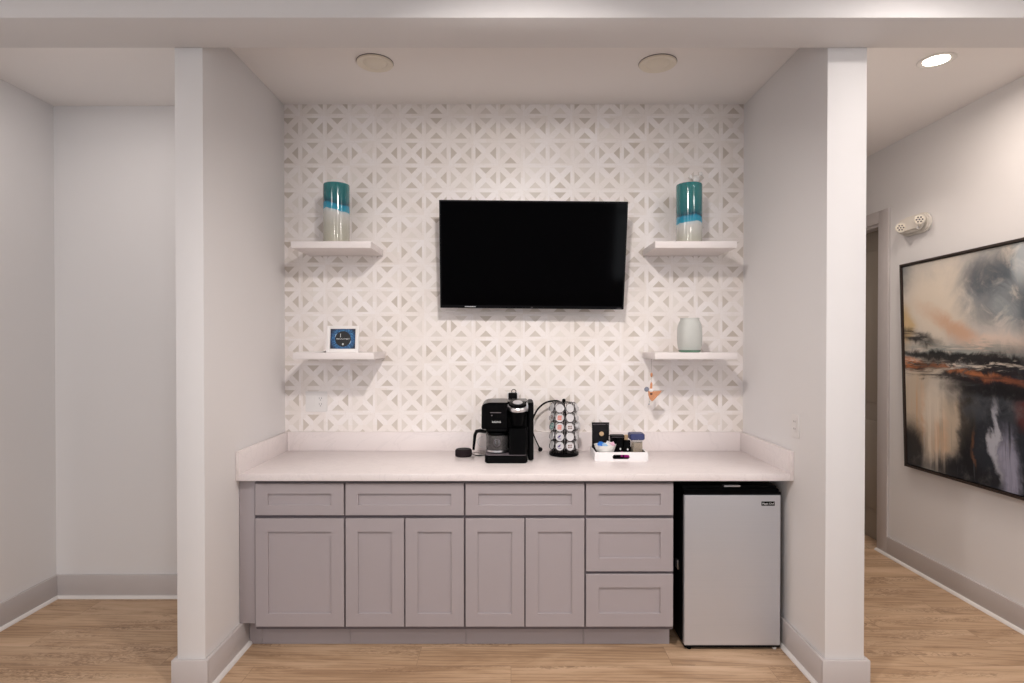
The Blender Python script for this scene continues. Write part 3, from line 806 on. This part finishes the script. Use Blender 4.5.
# housing outline in xz with a large rounded upper left corner
xl, xr = Xc(481.2), Xc(528.5); zt_, zb_ = Zc(402), Zc(429)
xm = Xc(507)
pts = [(xl+.006, zb_), (xm, zb_), (xm, zt_)]
pts += [(xl+.05-.05*math.sin(R(a)), zt_-.028+.028*math.cos(R(a))) for a in (0, 20, 40, 60, 80)]
pts += [(xl, zb_+.008)]
mb.prism(pts, 3.185, 3.43, bev=.007)
mb.rrect(xm-.002, xr, 3.245, 3.43, zb_, zt_, .014, .005)
mb.obj('brew_housing', 'black', cm)
MB().rrect(Xc(508.6), br_, 3.178, 3.43, ZT+.032, zb_+.004, .018, .003).obj('front_column', 'black', cm)
MB().rrect(bl, Xc(509), 3.335, 3.43, ZT+.032, zb_+.004, .018, .003).obj('rear_column', 'blackmatte', cm)
MB().rrect(Xc(528.6), W(533.6, 0, 3.25).x, 3.235, 3.44, ZT+.004, Zc(403), .012, .004).obj('water_tank', 'blackmatte', cm)
# pod head
hx_ = Xc(517.8); hy = 3.236
MB().lathe([(0, Zc(426)), (.036, Zc(426)), (.046, Zc(416)), (.050, Zc(409)), (0, Zc(409))], c=(hx_, hy, 0), n=36).obj('pod_chute', 'black', cm)
TL = Matrix.Rotation(R(16), 4, 'X')
zr = Zc(407)
MB().lathe([(.030, -.014), (.056, -.014), (.061, -.010), (.062, .004), (.057, .010), (.030, .011)], c=(hx_, hy, zr), n=44, mtx=TL).obj('pod_head_ring', 'silver', cm)
MB().lathe([(0, .004), (.047, .004), (.050, .010), (.046, .020), (.03, .024), (0, .025)], c=(hx_, hy, zr), n=40, mtx=TL).obj('pod_lid', 'black', cm)
MB().lathe([(0, .0245), (.028, .0242), (.027, .0275), (0, .028)], c=(hx_, hy, zr), n=30, mtx=TL).obj('lid_badge', 'silver', cm)
MB().box(br_-.006, br_+.002, 3.19, 3.26, Zc(411), Zc(403), bev=.002).obj('lid_hinge', 'silver', cm)
MB().box(Xc(490), Xc(501), 3.1835, 3.186, Zc(412.4), Zc(411.7)).box(Xc(491), Xc(492.4), 3.1835, 3.186, Zc(415.4), Zc(414.4)).obj('control_strip', 'cabdark', cm)
text('KEURIG', .0125, 'white_ink', cm, Matrix.Translation(Vector((Xc(496.4), 3.1842, Zc(421.6)))-cm.location) @ FRONT, 'lettering', xs=1.12)
MB().rrect(Xc(485.5), Xc(507.5), 3.19, 3.32, zb_-.012, zb_, .02, .002).obj('drip_spout', 'blackmatte', cm)
# carafe rests on the warming plate
cx_, cy_ = Xc(496.8), 3.262
zb0 = ZT+.046; q_ = .86
cf = thing('coffee_carafe', 'glass coffee carafe with black handle inside the coffee maker', 'carafe', (cx_, cy_, zb0))
MB().lathe([(0, 0), (.050, 0), (.059, .008), (.0615, .03), (.0615, .088), (.057, .100), (.055, .102), (.055, .098), (.0595, .086), (.0595, .03), (.057, .010), (.048, .003), (0, .003)], c=(cx_, cy_, zb0), n=44).obj('glass_body', 'glassdark', cf)
MB().lathe([(0, .101), (.060, .101), (.062, .106), (.060, .115), (.045, .117), (0, .1175)], c=(cx_, cy_, zb0), n=40).obj('lid', 'black', cf)
MB().lathe([(.0622, .008), (.0635, .008), (.0635, .018), (.0622, .018), (.0622, .008)], c=(cx_, cy_, zb0), n=40).obj('lower_band', 'silver', cf)
hz = zb0
mb = MB()
path = [W(486, 431, 3.22), W(480, 429.8, 3.21), W(476.5, 430.5, 3.205), W(474.9, 434, 3.2), W(474.2, 441, 3.2), W(473.4, 449.0, 3.2)]
mb.tube(path, [.009, .011, .0105, .009, .008, .007], 10)
mb.obj('handle', 'black', cf)
MB().torus(Vector((cx_, cy_, zb0+.062))+Vector((-.0, -.0605, 0)), .019, .0016, Matrix.Rotation(PI/2, 4, 'X')).obj('glass_mark', 'cabdark', cf)
MB().torus(W(483, 441, 3.30), .030, .0018, Matrix.Rotation(PI/2, 4, 'X') @ Matrix.Rotation(R(90), 4, 'Z'), a0=0, a1=180, n=12).obj('handle_wire', 'silver', cf)
# power plug above, with its hanging ring
px_ = W(512.8, 0, 3.52).x
pg = thing('power_adapter', 'black plug adapter in the outlet above the coffee maker', 'plug', (px_, YB-.01, pz))
MB().box(px_-.0265, px_+.0265, YB-.055, YB-.0125, pz-.036, pz+.026, bev=.005).obj('plug_body', 'blackmatte', pg)
MB().torus((px_+.006, YB-.03, pz+.034), .013, .0022, Matrix.Rotation(PI/2, 4, 'X')).obj('cord_loop', 'blackmatte', pg)
MB().tube([(px_, YB-.03, pz-.03), (px_+.003, YB-.028, pz-.10), (px_, YB-.026, ZT+.04), (px_-.01, YB-.035, ZT+.006)], .003).obj('cord', 'blackmatte', pg)
# cords to the right of the machine
def spl(P, n=8):
    P = [Vector(p) for p in P]; out = []
    Q = [P[0]]+P+[P[-1]]
    for i in range(1, len(Q)-2):
        for j in range(n):
            t = j/n; a, b, c, d_ = Q[i-1], Q[i], Q[i+1], Q[i+2]
            out.append(.5*((2*b)+(-a+c)*t+(2*a-5*b+4*c-d_)*t*t+(-a+3*b-3*c+d_)*t**3))
    out.append(P[-1]); return out
cd = thing('appliance_cable', 'black cord arching from the coffee maker to behind the pod carousel', 'cord', (W(545, 0, 3.49).x, 3.49, ZT))
MB().tube(spl([W(530, 424, 3.47), W(533.5, 416, 3.48), (W(538, 408, 3.49)), W(545, 402, 3.49), W(553, 400, 3.5), W(560, 401, 3.51), W(565, 408, 3.52), W(566, 430, 3.52), W(566, 446.8, 3.52)]), .0052, 8).obj('cable', 'blackmatte', cd)
cp = thing('jack_lead', 'short black lead ending in a ball plug beside the coffee maker', 'cord', W(540, 450.5, 3.50))
MB().tube(spl([W(531, 426, 3.48), W(534.5, 436, 3.49), W(538, 444, 3.5), W(540, 447.5, 3.5)]), .0036, 8).obj('cable', 'blackmatte', cp)
MB().sphere(W(540.3, 448.6, 3.48), .0135, 1, 1, 1).obj('plug_ball', 'blackmatte', cp)

# ------------------------------------------------------------------ pod carousel
kx, ky = W(564.1, 0, 3.40).x, 3.415
kc = thing('pod_carousel', 'chrome wire coffee pod carousel on a black base right of coffee maker', 'carousel', (kx, ky, ZT))
MB().lathe([(0, 0), (.082, 0), (.087, .005), (.087, .016), (.080, .022), (.03, .026), (0, .026)], c=(kx, ky, ZT), n=48).obj('base', 'black', kc)
ztop = H-(401-341)/F*3.4
MB().tube([(kx, ky, ZT+.02), (kx, ky, ztop)], .005).obj('post', 'chrome', kc)
MB().lathe([(0, -.035), (.004, -.034), (.005, -.004), (.010, 0), (.011, .010), (.007, .017), (0, .018)], c=(kx, ky-.0, ztop), n=20).obj('knob', 'black', kc)
MB().tube([(kx, ky-.050, ztop-.002), (kx, ky-.052, ztop-.06)], .0028).tube([(kx, ky, ztop), (kx, ky-.05, ztop-.001)], .0028).obj('hanger', 'black', kc)
NR = 5; RZ = .9765; DZ_ = .0548
def podmtx(a, row):
    d_ = Vector((math.sin(a), -math.cos(a), .20)).normalized()
    c = Vector((kx+.078*math.sin(a), ky-.078*math.cos(a), RZ+DZ_*row))
    return Matrix.Translation(c) @ d_.to_track_quat('Z', 'Y').to_matrix().to_4x4()
for i in range(8):
    a = R(22.5+45*i)
    mb = MB()
    for row in range(NR):
        mt = podmtx(a, row)
        mb.torus((0, 0, 0), .0262, .0021, mt @ Matrix.Translation((0, 0, -.004)), n=20, m=5)
        mb.tube([mt @ Vector((0, -.026, -.004)), mt @ Vector((0, -.030, -.022)), (kx+.035*math.sin(a), ky-.035*math.cos(a), RZ+DZ_*row-.030)], .0013, 5)
    mb.obj('pod_loops', 'chrome', kc)
for i in range(8):
    a = R(22.5+45*i); u = Vector((math.sin(a), -math.cos(a), 0)); v = Vector((math.cos(a), math.sin(a), 0)); o_ = Vector((kx, ky, 0))
    for sd in (-1, 1):
        pts = [o_+u*.062+v*sd*.016+Vector((0, 0, ZT+.021))]
        for row in range(NR):
            z = RZ+DZ_*row
            for (rr_, tt, dz) in ((.080, .0285, -.019), (.079, .0275, -.002), (.060, .0155, .026)):
                pts.append(o_+u*rr_+v*sd*tt+Vector((0, 0, z+dz)))
        pts += [o_+u*.044+v*sd*.010+Vector((0, 0, ztop-.005))]
        MB().tube(pts, .0017, 5).obj('upright_wire', 'chrome', kc)
    MB().tube([o_+u*.046+Vector((0, 0, ztop-.005)), o_+Vector((0, 0, ztop-.001))], .0015, 5).obj('top_spoke', 'chrome', kc)
MB().torus((kx, ky, ztop-.005), .045, .002, n=32).obj('top_ring', 'chrome', kc)

# pods: one prototype, then copies; each has its own printed mark
def pod_parts(mark):
    mb_c = MB().lathe([(0, -.036), (.0145, -.036), (.016, -.034), (.0205, -.006), (.0215, -.002), (.0, -.002)], n=20)
    mb_l = MB().lathe([(0, -.002), (.0248, -.002), (.0252, -.0008), (.0245, .0004), (.0225, .0), (0, .0004)], n=24)
    mk = MB(); z = .0006
    def q(x0, x1, y0, y1): mk.box(x0, x1, y0, y1, 0, z+.0002)
    if mark == 'orange':
        for yy in (-.013, -.004, .005): 
            for xx in (-.012, -.006, 0, .006): q(xx, xx+.0042, yy, yy+.007)
        m = 'inkorange'
    elif mark == 'purple':
        mk.tube([(-.014, -.008, z), (-.002, .001, z), (.006, .010, z)], [.001, .006, .001], 6); m = 'inkpurple'
        q(-.008, .010, -.014, -.011)
    elif mark == 'brown':
        for yy in (-.010, .001): 
            for xx in (-.013, -.004, .005): q(xx, xx+.006, yy, yy+.007)
        m = 'inkbrown'
    elif mark == 'teal':
        mk.torus((0, 0, z), .017, .0022, n=20); q(-.008, .008, -.003, .003); m = 'inkteal'
    else:
        mk.torus((0, 0, .0004), .0205, .0006, n=20, m=4); m = 'podcup'
    return mb_c, mb_l, mk, m
proto = {}
def pod(mark, a, row, label, mt=None):
    global proto
    t = bpy.data.objects.new('coffee_pod', None); COL.objects.link(t)
    t.matrix_basis = podmtx(a, row) if mt is None else mt
    if mark not in proto:
        mc, ml, mk, m = pod_parts(mark)
        c = loc(mc, 'cup', 'podcup', t); l = loc(ml, 'foil_lid', 'foil', t); p_ = loc(mk, 'lid_print', m, t)
        proto[mark] = (c, l, p_)
    else:
        for o in proto[mark]:
            c = o.copy(); COL.objects.link(c); c.parent = t
    t['label'] = label; t['category'] = 'coffee pod'; t['group'] = 'coffee pods on the carousel'
    return t
rown = ['bottom row', 'second row from the bottom', 'middle row', 'second row from the top', 'top row']
coln = {-67.5: 'far left column', -22.5: 'left front column', 22.5: 'right front column', 67.5: 'far right column'}
desc = {'orange': 'white pod with orange lettering', 'purple': 'white pod with a purple swash', 'brown': 'white pod with brown lettering', 'teal': 'white pod with a teal ring', 'plain': 'plain silver-white pod'}
marks = {-67.5: ['plain', 'plain', 'teal', 'brown', 'plain'], -22.5: ['purple', 'purple', 'orange', 'orange', 'plain'],
         22.5: ['brown', 'plain', 'brown', 'plain', 'plain'], 67.5: ['plain', 'plain', 'plain', 'plain', 'plain']}
for ca, ms in marks.items():
    for row, mk in enumerate(ms):
        if ca == 67.5 and row == 2:
            mt = podmtx(R(72), 2); mt = Matrix.Translation((.014, 0, .004)) @ mt
            pod('plain', 0, 0, 'plain silver-white pod poking out of the carousel, middle row, far right column', mt)
        else:
            pod(mk, R(ca), row, desc[mk]+' on carousel, '+rown[row]+', '+coln[ca])

# ------------------------------------------------------------------ tray with supplies
ty0, ty1 = 3.228, 3.425
tx0, tx1 = (594.9-511)/F*ty0, (648.3-511)/F*ty0
tz = ZT; thh = .050
tr = thing('serving_tray', 'white rectangular tray with cut-out handles on the countertop', 'tray', ((tx0+tx1)/2, (ty0+ty1)/2, tz))
w = .009
MB().box(tx0+w, tx1-w, ty0+w, ty1-w, tz, tz+.007).obj('bottom', 'traywhite', tr)
MB().box(tx0+w+.001, tx1-w-.001, ty0+w+.001, ty1-w-.001, tz+.007, tz+.0078).obj('liner', 'blackmatte', tr)
MB().box(tx0+w, tx0+w+.0012, ty0+w+.001, ty1-w-.001, tz+.0078, tz+thh-.002).box(tx0+w+.0012, tx1-w-.0012, ty1-w-.0012, ty1-w, tz+.0078, tz+thh-.002).box(tx1-w-.0012, tx1-w, ty0+w+.001, ty1-w-.001, tz+.0078, tz+thh-.002).obj('side_liner', 'blackmatte', tr)
MB().box(tx0, tx0+w, ty0, ty1, tz, tz+thh, bev=.001).obj('side_wall', 'traywhite', tr)
MB().box(tx1-w, tx1, ty0, ty1, tz, tz+thh, bev=.001).obj('side_wall', 'traywhite', tr)
def slotwall(y):
    # wall with a rounded slot: built as a bridged outline
    a0, a1 = (612.7-511)/F*ty0, (630-511)/F*ty0
    s0, s1 = H-(458.5-341)/F*ty0, H-(454.0-341)/F*ty0
    r = (s1-s0)/2; zc = (s0+s1)/2; n = 8
    inn = []
    for st, cx in ((-90, a1-r), (90, a0+r)):
        for i in range(n+1):
            t = R(st+180*i/n); inn.append((cx+r*math.cos(t), zc+r*math.sin(t)))
    x0, x1 = tx0+w, tx1-w
    mb = MB(); bm = mb.bm
    def ring(yy):
        return [bm.verts.new((p[0], yy, p[1])) for p in inn]
    def outer(yy): 
        pts = []
        for p in inn:   # outline matched point by point
            dx, dz = p[0]-(a0+a1)/2, p[1]-zc
            zz = tz+thh if dz > 1e-6 else (tz if dz < -1e-6 else zc)
            xx = p[0]
            pts.append([xx, zz])
        m = len(pts)
        # corners: ends of each half circle
        for i in range(n+1):
            f = i/n
            # right side from bottom to top
            pts[i] = [x1, tz+thh*f] if 0 < i < n else [x1, tz if i == 0 else tz+thh]
            pts[n+1+i] = [x0, tz+thh*(1-f)] if 0 < i < n else [x0, tz+thh if i == 0 else tz]
        return [bm.verts.new((p[0], yy, p[1])) for p in pts]
    I0, I1, O0, O1 = ring(y), ring(y+w), outer(y), outer(y+w)
    m = len(inn); fs = []
    for i in range(m):
        j = (i+1) % m
        fs += [bm.faces.new((O0[i], O0[j], I0[j], I0[i])), bm.faces.new((O1[j], O1[i], I1[i], I1[j])),
               bm.faces.new((I0[i], I0[j], I1[j], I1[i])), bm.faces.new((O0[j], O0[i], O1[i], O1[j]))]
    bmesh.ops.recalc_face_normals(bm, faces=fs)
    return mb
slotwall(ty0).obj('handle_wall', 'traywhite', tr)
slotwall(ty1-w).obj('handle_wall', 'traywhite', tr)
tf = tz+.0082
# black pouch standing at the back left
qx0, qx1 = W(592, 0, 3.37).x, W(609.6, 0, 3.37).x; qz = W(0, 421.6, 3.37).z
pu = thing('coffee_bag', 'tall black foil bag with a round gold emblem at the tray back left', 'bag', ((qx0+qx1)/2, 3.375, tf))
mb = MB()
bm = mb.bm; rings = []
NZ = 12
for i in range(NZ+1):
    t = i/NZ; z = tf+(qz-tf)*t
    d_ = .026*(1-t)**.6+.002; wv = 1-.03*math.sin(PI*t)
    rg = []
    for j in range(16):
        a = 2*PI*j/16
        sx = math.copysign(abs(math.cos(a))**.45, math.cos(a)); sy = math.copysign(abs(math.sin(a))**.7, math.sin(a))
        rg.append(bm.verts.new(((qx0+qx1)/2+sx*(qx1-qx0)/2*wv, 3.377+sy*d_+.003*math.sin(j*2.1+i*1.3)*(0 if i in (0, NZ) else 1), z)))
    rings.append(rg)
fs = [bm.faces.new(rings[0][::-1]), bm.faces.new(rings[-1])]
for a_, b_ in zip(rings, rings[1:]):
    for j in range(16): fs.append(bm.faces.new((a_[j], a_[(j+1) % 16], b_[(j+1) % 16], b_[j])))
bmesh.ops.recalc_face_normals(bm, faces=fs)
mb.obj('pouch', 'pouch', pu)
ec = W(602.0, 433.2, 3.345)
MB().lathe([(0, 0), (.0135, 0), (.013, .0015), (0, .002)], mtx=Matrix.Translation((ec.x, 3.355, ec.z)) @ Matrix.Rotation(PI/2, 4, 'X'), n=24).obj('emblem', 'gold', pu)
MB().box(qx0+.004, qx1-.004, 3.3705, 3.3735, qz-.012, qz-.009).obj('seal_line', 'cabdark', pu)
# bowl with packets
bcx = W(605.3, 0, 3.285).x; by = 3.288
bw = MB().lathe([(0, 0), (.028, 0), (.031, .004), (.036, .011), (.052, .042), (.0625, .073), (.0635, .0755), (.0615, .075), (.049, .043), (.034, .015), (0, .010)], c=(bcx, by, tf), n=44).obj('bowl', 'ceramic')
for v_ in bw.data.vertices:
    v_.co.y = by+(v_.co.y-by)*.88
tag(setorigin(bw, (bcx, by, tf)), 'white ceramic bowl of creamer cups at the left of the tray', 'bowl')
cz_ = tf+.068
def creamer(x, y, z, m, label, rot=0, r=.015):
    t = thing('creamer_cup', label, 'creamer', (x, y, z), (R(rot), R(rot*.6), 0), group='creamer cups in the white bowl')
    loc(MB().lathe([(0, 0), (r*.7, 0), (r*.9, .014), (0, .014)], n=16), 'cup', 'whitepack', t)
    loc(MB().lathe([(0, .014), (r*1.1, .014), (r*1.1, .0152), (r*.8, .0165), (0, .0165)], n=16), 'lid', m, t)
creamer(bcx-.034, by-.020, cz_-.004, 'bluepack', 'bright blue creamer cup at the left of the bowl', 28, .017)
creamer(bcx-.010, by-.028, cz_-.003, 'skypack', 'pale blue creamer cup in the middle of the bowl', 32, .015)
creamer(bcx-.022, by+.010, cz_+.000, 'bluepack', 'bright blue creamer cup behind the others in the bowl', 20, .016)
def packet(x, y, z, m, rot, label):
    t = MB().box(-.019, .019, -.001, .001, -.014, .014, bev=.0009).obj('sugar_packet', m)
    t.location = (x, y, z); t.rotation_euler = (R(rot[0]), R(rot[1]), R(rot[2]))
    tag(t, label, 'packet', 'packets in the white bowl')
packet(bcx+.014, by-.020, cz_+.004, 'whitepack', (-20, 35, 5), 'white packet leaning next to the pale blue creamer in bowl')
packet(bcx+.034, by-.012, cz_+.006, 'pinkpack', (-15, -25, -8), 'pink packet at the right of the bowl')
packet(bcx+.026, by+.016, cz_+.008, 'whitepack', (10, 20, 10), 'white packet at the back right of the bowl')
# black box at the back centre
kx0, kx1 = W(609.9, 0, 3.37).x, W(625, 0, 3.37).x; kz = W(0, 434.2, 3.37).z
bb = thing('tea_tin', 'black open-topped tin behind the bowl in the tray', 'tin', ((kx0+kx1)/2, 3.37, tf))
MB().rrect(kx0+.002, kx1-.002, 3.345, 3.405, tf, kz-.012, .010, .002).obj('tin_body', 'black', bb)
MB().rrect(kx0, kx1, 3.342, 3.408, kz-.012, kz, .012, .004).obj('tin_lid', 'blackmatte', bb)
mb = MB().box(kx0+.008, kx1-.012, 3.3415, 3.3425, kz-.009, kz-.006)
mb.obj('lid_line', 'cabdark', bb)
# small dark packets with magenta print standing at centre right
for i, (pxx, yy, zz, lab, gm) in enumerate([(620.0, 3.315, 437, 'black sachet with magenta foot, left of the two dark sachets', 0), (627.3, 3.300, 439, 'black sachet with magenta foot, right of the two dark sachets', 1)]):
    x_ = W(pxx, 0, yy).x; zt2 = W(0, zz, yy).z
    t = thing('sachet', lab+' in tray', 'sachet', (x_, yy, tf), group='dark sachets in the tray')
    MB().rrect(x_-.019, x_+.019, yy-.007, yy+.007, tf, zt2, .006, .003).obj('pack', 'black', t)
    MB().box(x_-(.017 if gm else -.004), x_+.017, yy-.0082, yy-.0065, tf+.001, tf+.031).obj('magenta_print', 'magenta', t)
    MB().sphere((x_+.002, yy-.0065, tf+.046), .005, 1, .3, 1.2).obj('emblem', 'whitepack', t)
gx = W(626.3, 0, 3.345).x
tag(setorigin(MB().rrect(gx-.010, gx+.010, 3.338, 3.352, tf, W(0, 433.8, 3.345).z, .004, .002).obj('spice_stick', 'gold'), (gx, 3.345, tf)), 'thin tan packet between the black tin and the lidded jar', 'packet')
# jar with navy lid
jx = W(636.5, 0, 3.33).x; jy = 3.335
jr = thing('glass_canister', 'clear glass canister with a navy lid at the tray right', 'canister', (jx, jy, tf))
jt = W(0, 439.3, 3.30).z
MB().rrect(jx-.026, jx+.032, jy-.030, jy+.030, tf, jt, .012, .002).obj('glass_body', 'clear', jr)
MB().rrect(jx-.023, jx+.029, jy-.027, jy+.027, tf+.003, jt-.016, .010).obj('contents', 'sugar', jr)
MB().rrect(jx-.042, jx+.042, jy-.042, jy+.042, jt, W(0, 432.6, 3.31).z, .012, .005).obj('lid', 'navylid', jr)

# ------------------------------------------------------------------ hanging copper ornament under right lower shelf
YO = 3.40
def P2(px, py): q = W(px, py, YO); return (q.x, q.z)
o0 = W(651.3, 390, YO)
ho = thing('hanging_ornament', 'small orange metal bird ornament hanging below the lower right shelf', 'ornament', (o0.x, YO, o0.z))
MB().tube([(W(651.5, 0, YO).x, YO, ZL-.0385), (W(651.4, 0, YO).x, YO, W(0, 388, YO).z)], .0007, 5).obj('thread', 'thread', ho)
MB().sphere((W(651.6, 0, YO).x, YO, W(0, 374, YO).z), .009, .8, .5, 1.6, n=8).obj('bead', 'copper', ho)
MB().prism([P2(649.9, 388), P2(650.4, 383), P2(651.3, 380.8), P2(652.4, 383), P2(652.2, 388.5)], YO-.004, YO+.004, .001).obj('wing', 'copper', ho)
MB().prism([P2(648.2, 390), P2(651, 389), P2(654, 390.5), P2(657.5, 390), P2(661.6, 389.6), P2(660, 392.3), P2(657.5, 395), P2(654.5, 398.5), P2(652, 400.4), P2(649.8, 398), P2(648.4, 394)], YO-.006, YO+.006, .002).obj('body', 'copper', ho)
MB().sphere((W(646.8, 0, YO).x, YO, W(0, 388.3, YO).z), .0145, 1, .4, 1, n=16).obj('head_disc', 'bluegrey', ho)
MB().sphere((W(651.0, 0, YO).x, YO-.005, W(0, 389.2, YO).z), .0125, 1.1, .4, .8, n=16).obj('breast', 'whiteenamel', ho)
MB().sphere((W(651.0, 0, YO).x, YO-.009, W(0, 392.8, YO).z), .008, 1, .5, .8, n=12).obj('eye_spot', 'inkbrown', ho)
MB().tube([(W(650, 0, YO).x, YO, W(0, 398.5, YO).z), (W(649.3, 0, YO).x, YO, W(0, 403, YO).z)], .0008, 5).sphere((W(649.2, 0, YO).x, YO, W(0, 403.2, YO).z), .0045, n=8).sphere((W(649.9, 0, YO).x, YO, W(0, 400.8, YO).z), .003, n=8).obj('drop', 'bluegrey', ho)

# ------------------------------------------------------------------ camera and light
cam = bpy.data.cameras.new('camera'); co = bpy.data.objects.new('camera', cam); COL.objects.link(co)
co.location = (0, 0, H)
pit = .5
co.rotation_euler = (R(90-pit), 0, 0)
cam.sensor_fit = 'HORIZONTAL'; cam.sensor_width = 36; cam.lens = F/1024*36
cam.shift_x = 1/1024; cam.shift_y = (F*math.tan(R(pit))+.5)/1024
cam.clip_start = .05
SC.camera = co

def area(name, loc_, rot, size, power, col, size_y=None, shape='DISK', spread=180):
    l = bpy.data.lights.new(name, 'AREA'); l.shape = shape; l.size = size
    if size_y: l.shape = 'RECTANGLE'; l.size_y = size_y
    l.energy = power; l.color = col; l.spread = R(spread)
    o = bpy.data.objects.new(name, l); COL.objects.link(o); o.location = loc_; o.rotation_euler = rot
    return o
for (x, y, z, sz, pw) in ((-1.0, -1.0, ZC-.02, .2, 21), (.9, -1.0, ZC-.02, .2, 19), (-2.2, .9, ZC-.02, .7, 14), (2.3, .9, ZC-.02, .5, 22), (-2.15, 2.78, ZC-.02, .25, 4), (1.62, 1.95, ZC-.02, .14, 7.0)):  # unseen lamps added as fill; the last follows the bright right wall end
    area('room_downlight', (x, y, z), (0, 0, 0), sz, pw, (1, .925, .875))
# unseen lamp set from the shelf shadows, its aim added to brighten the tile
area('wall_washer', (.05, 1.4, 2.89), (R(40), 0, 0), .15, 16, (1, .925, .88), spread=115)
area('hall_downlight', (hx, Yh, ZC-.012), (0, 0, 0), .11, 9, (1, .87, .77), spread=172)
area('hall_downlight', (1.95, 3.9, ZC-.012), (0, 0, 0), .11, 4.5, (1, .88, .79), spread=125)  # unseen second lamp, added to brighten the lower hall wall
for a in (-1, 1): area('window_daylight', (a*(W0+W1)/2, -3.62, 1.55), (R(90), 0, 0), 0.92, 32, (.93, .96, 1.0), size_y=2.4)  # daylight added behind the unseen windows to fill the room
w_ = bpy.data.worlds.new('world'); SC.world = w_; w_.use_nodes = True
w_.node_tree.nodes['Background'].inputs[0].default_value = (.75, .85, 1, 1)
w_.node_tree.nodes['Background'].inputs[1].default_value = .8
vs = SC.view_settings
vs.view_transform = 'Standard'; vs.look = 'None'; vs.gamma = 1; vs.use_curve_mapping = False
vs.exposure = -.05
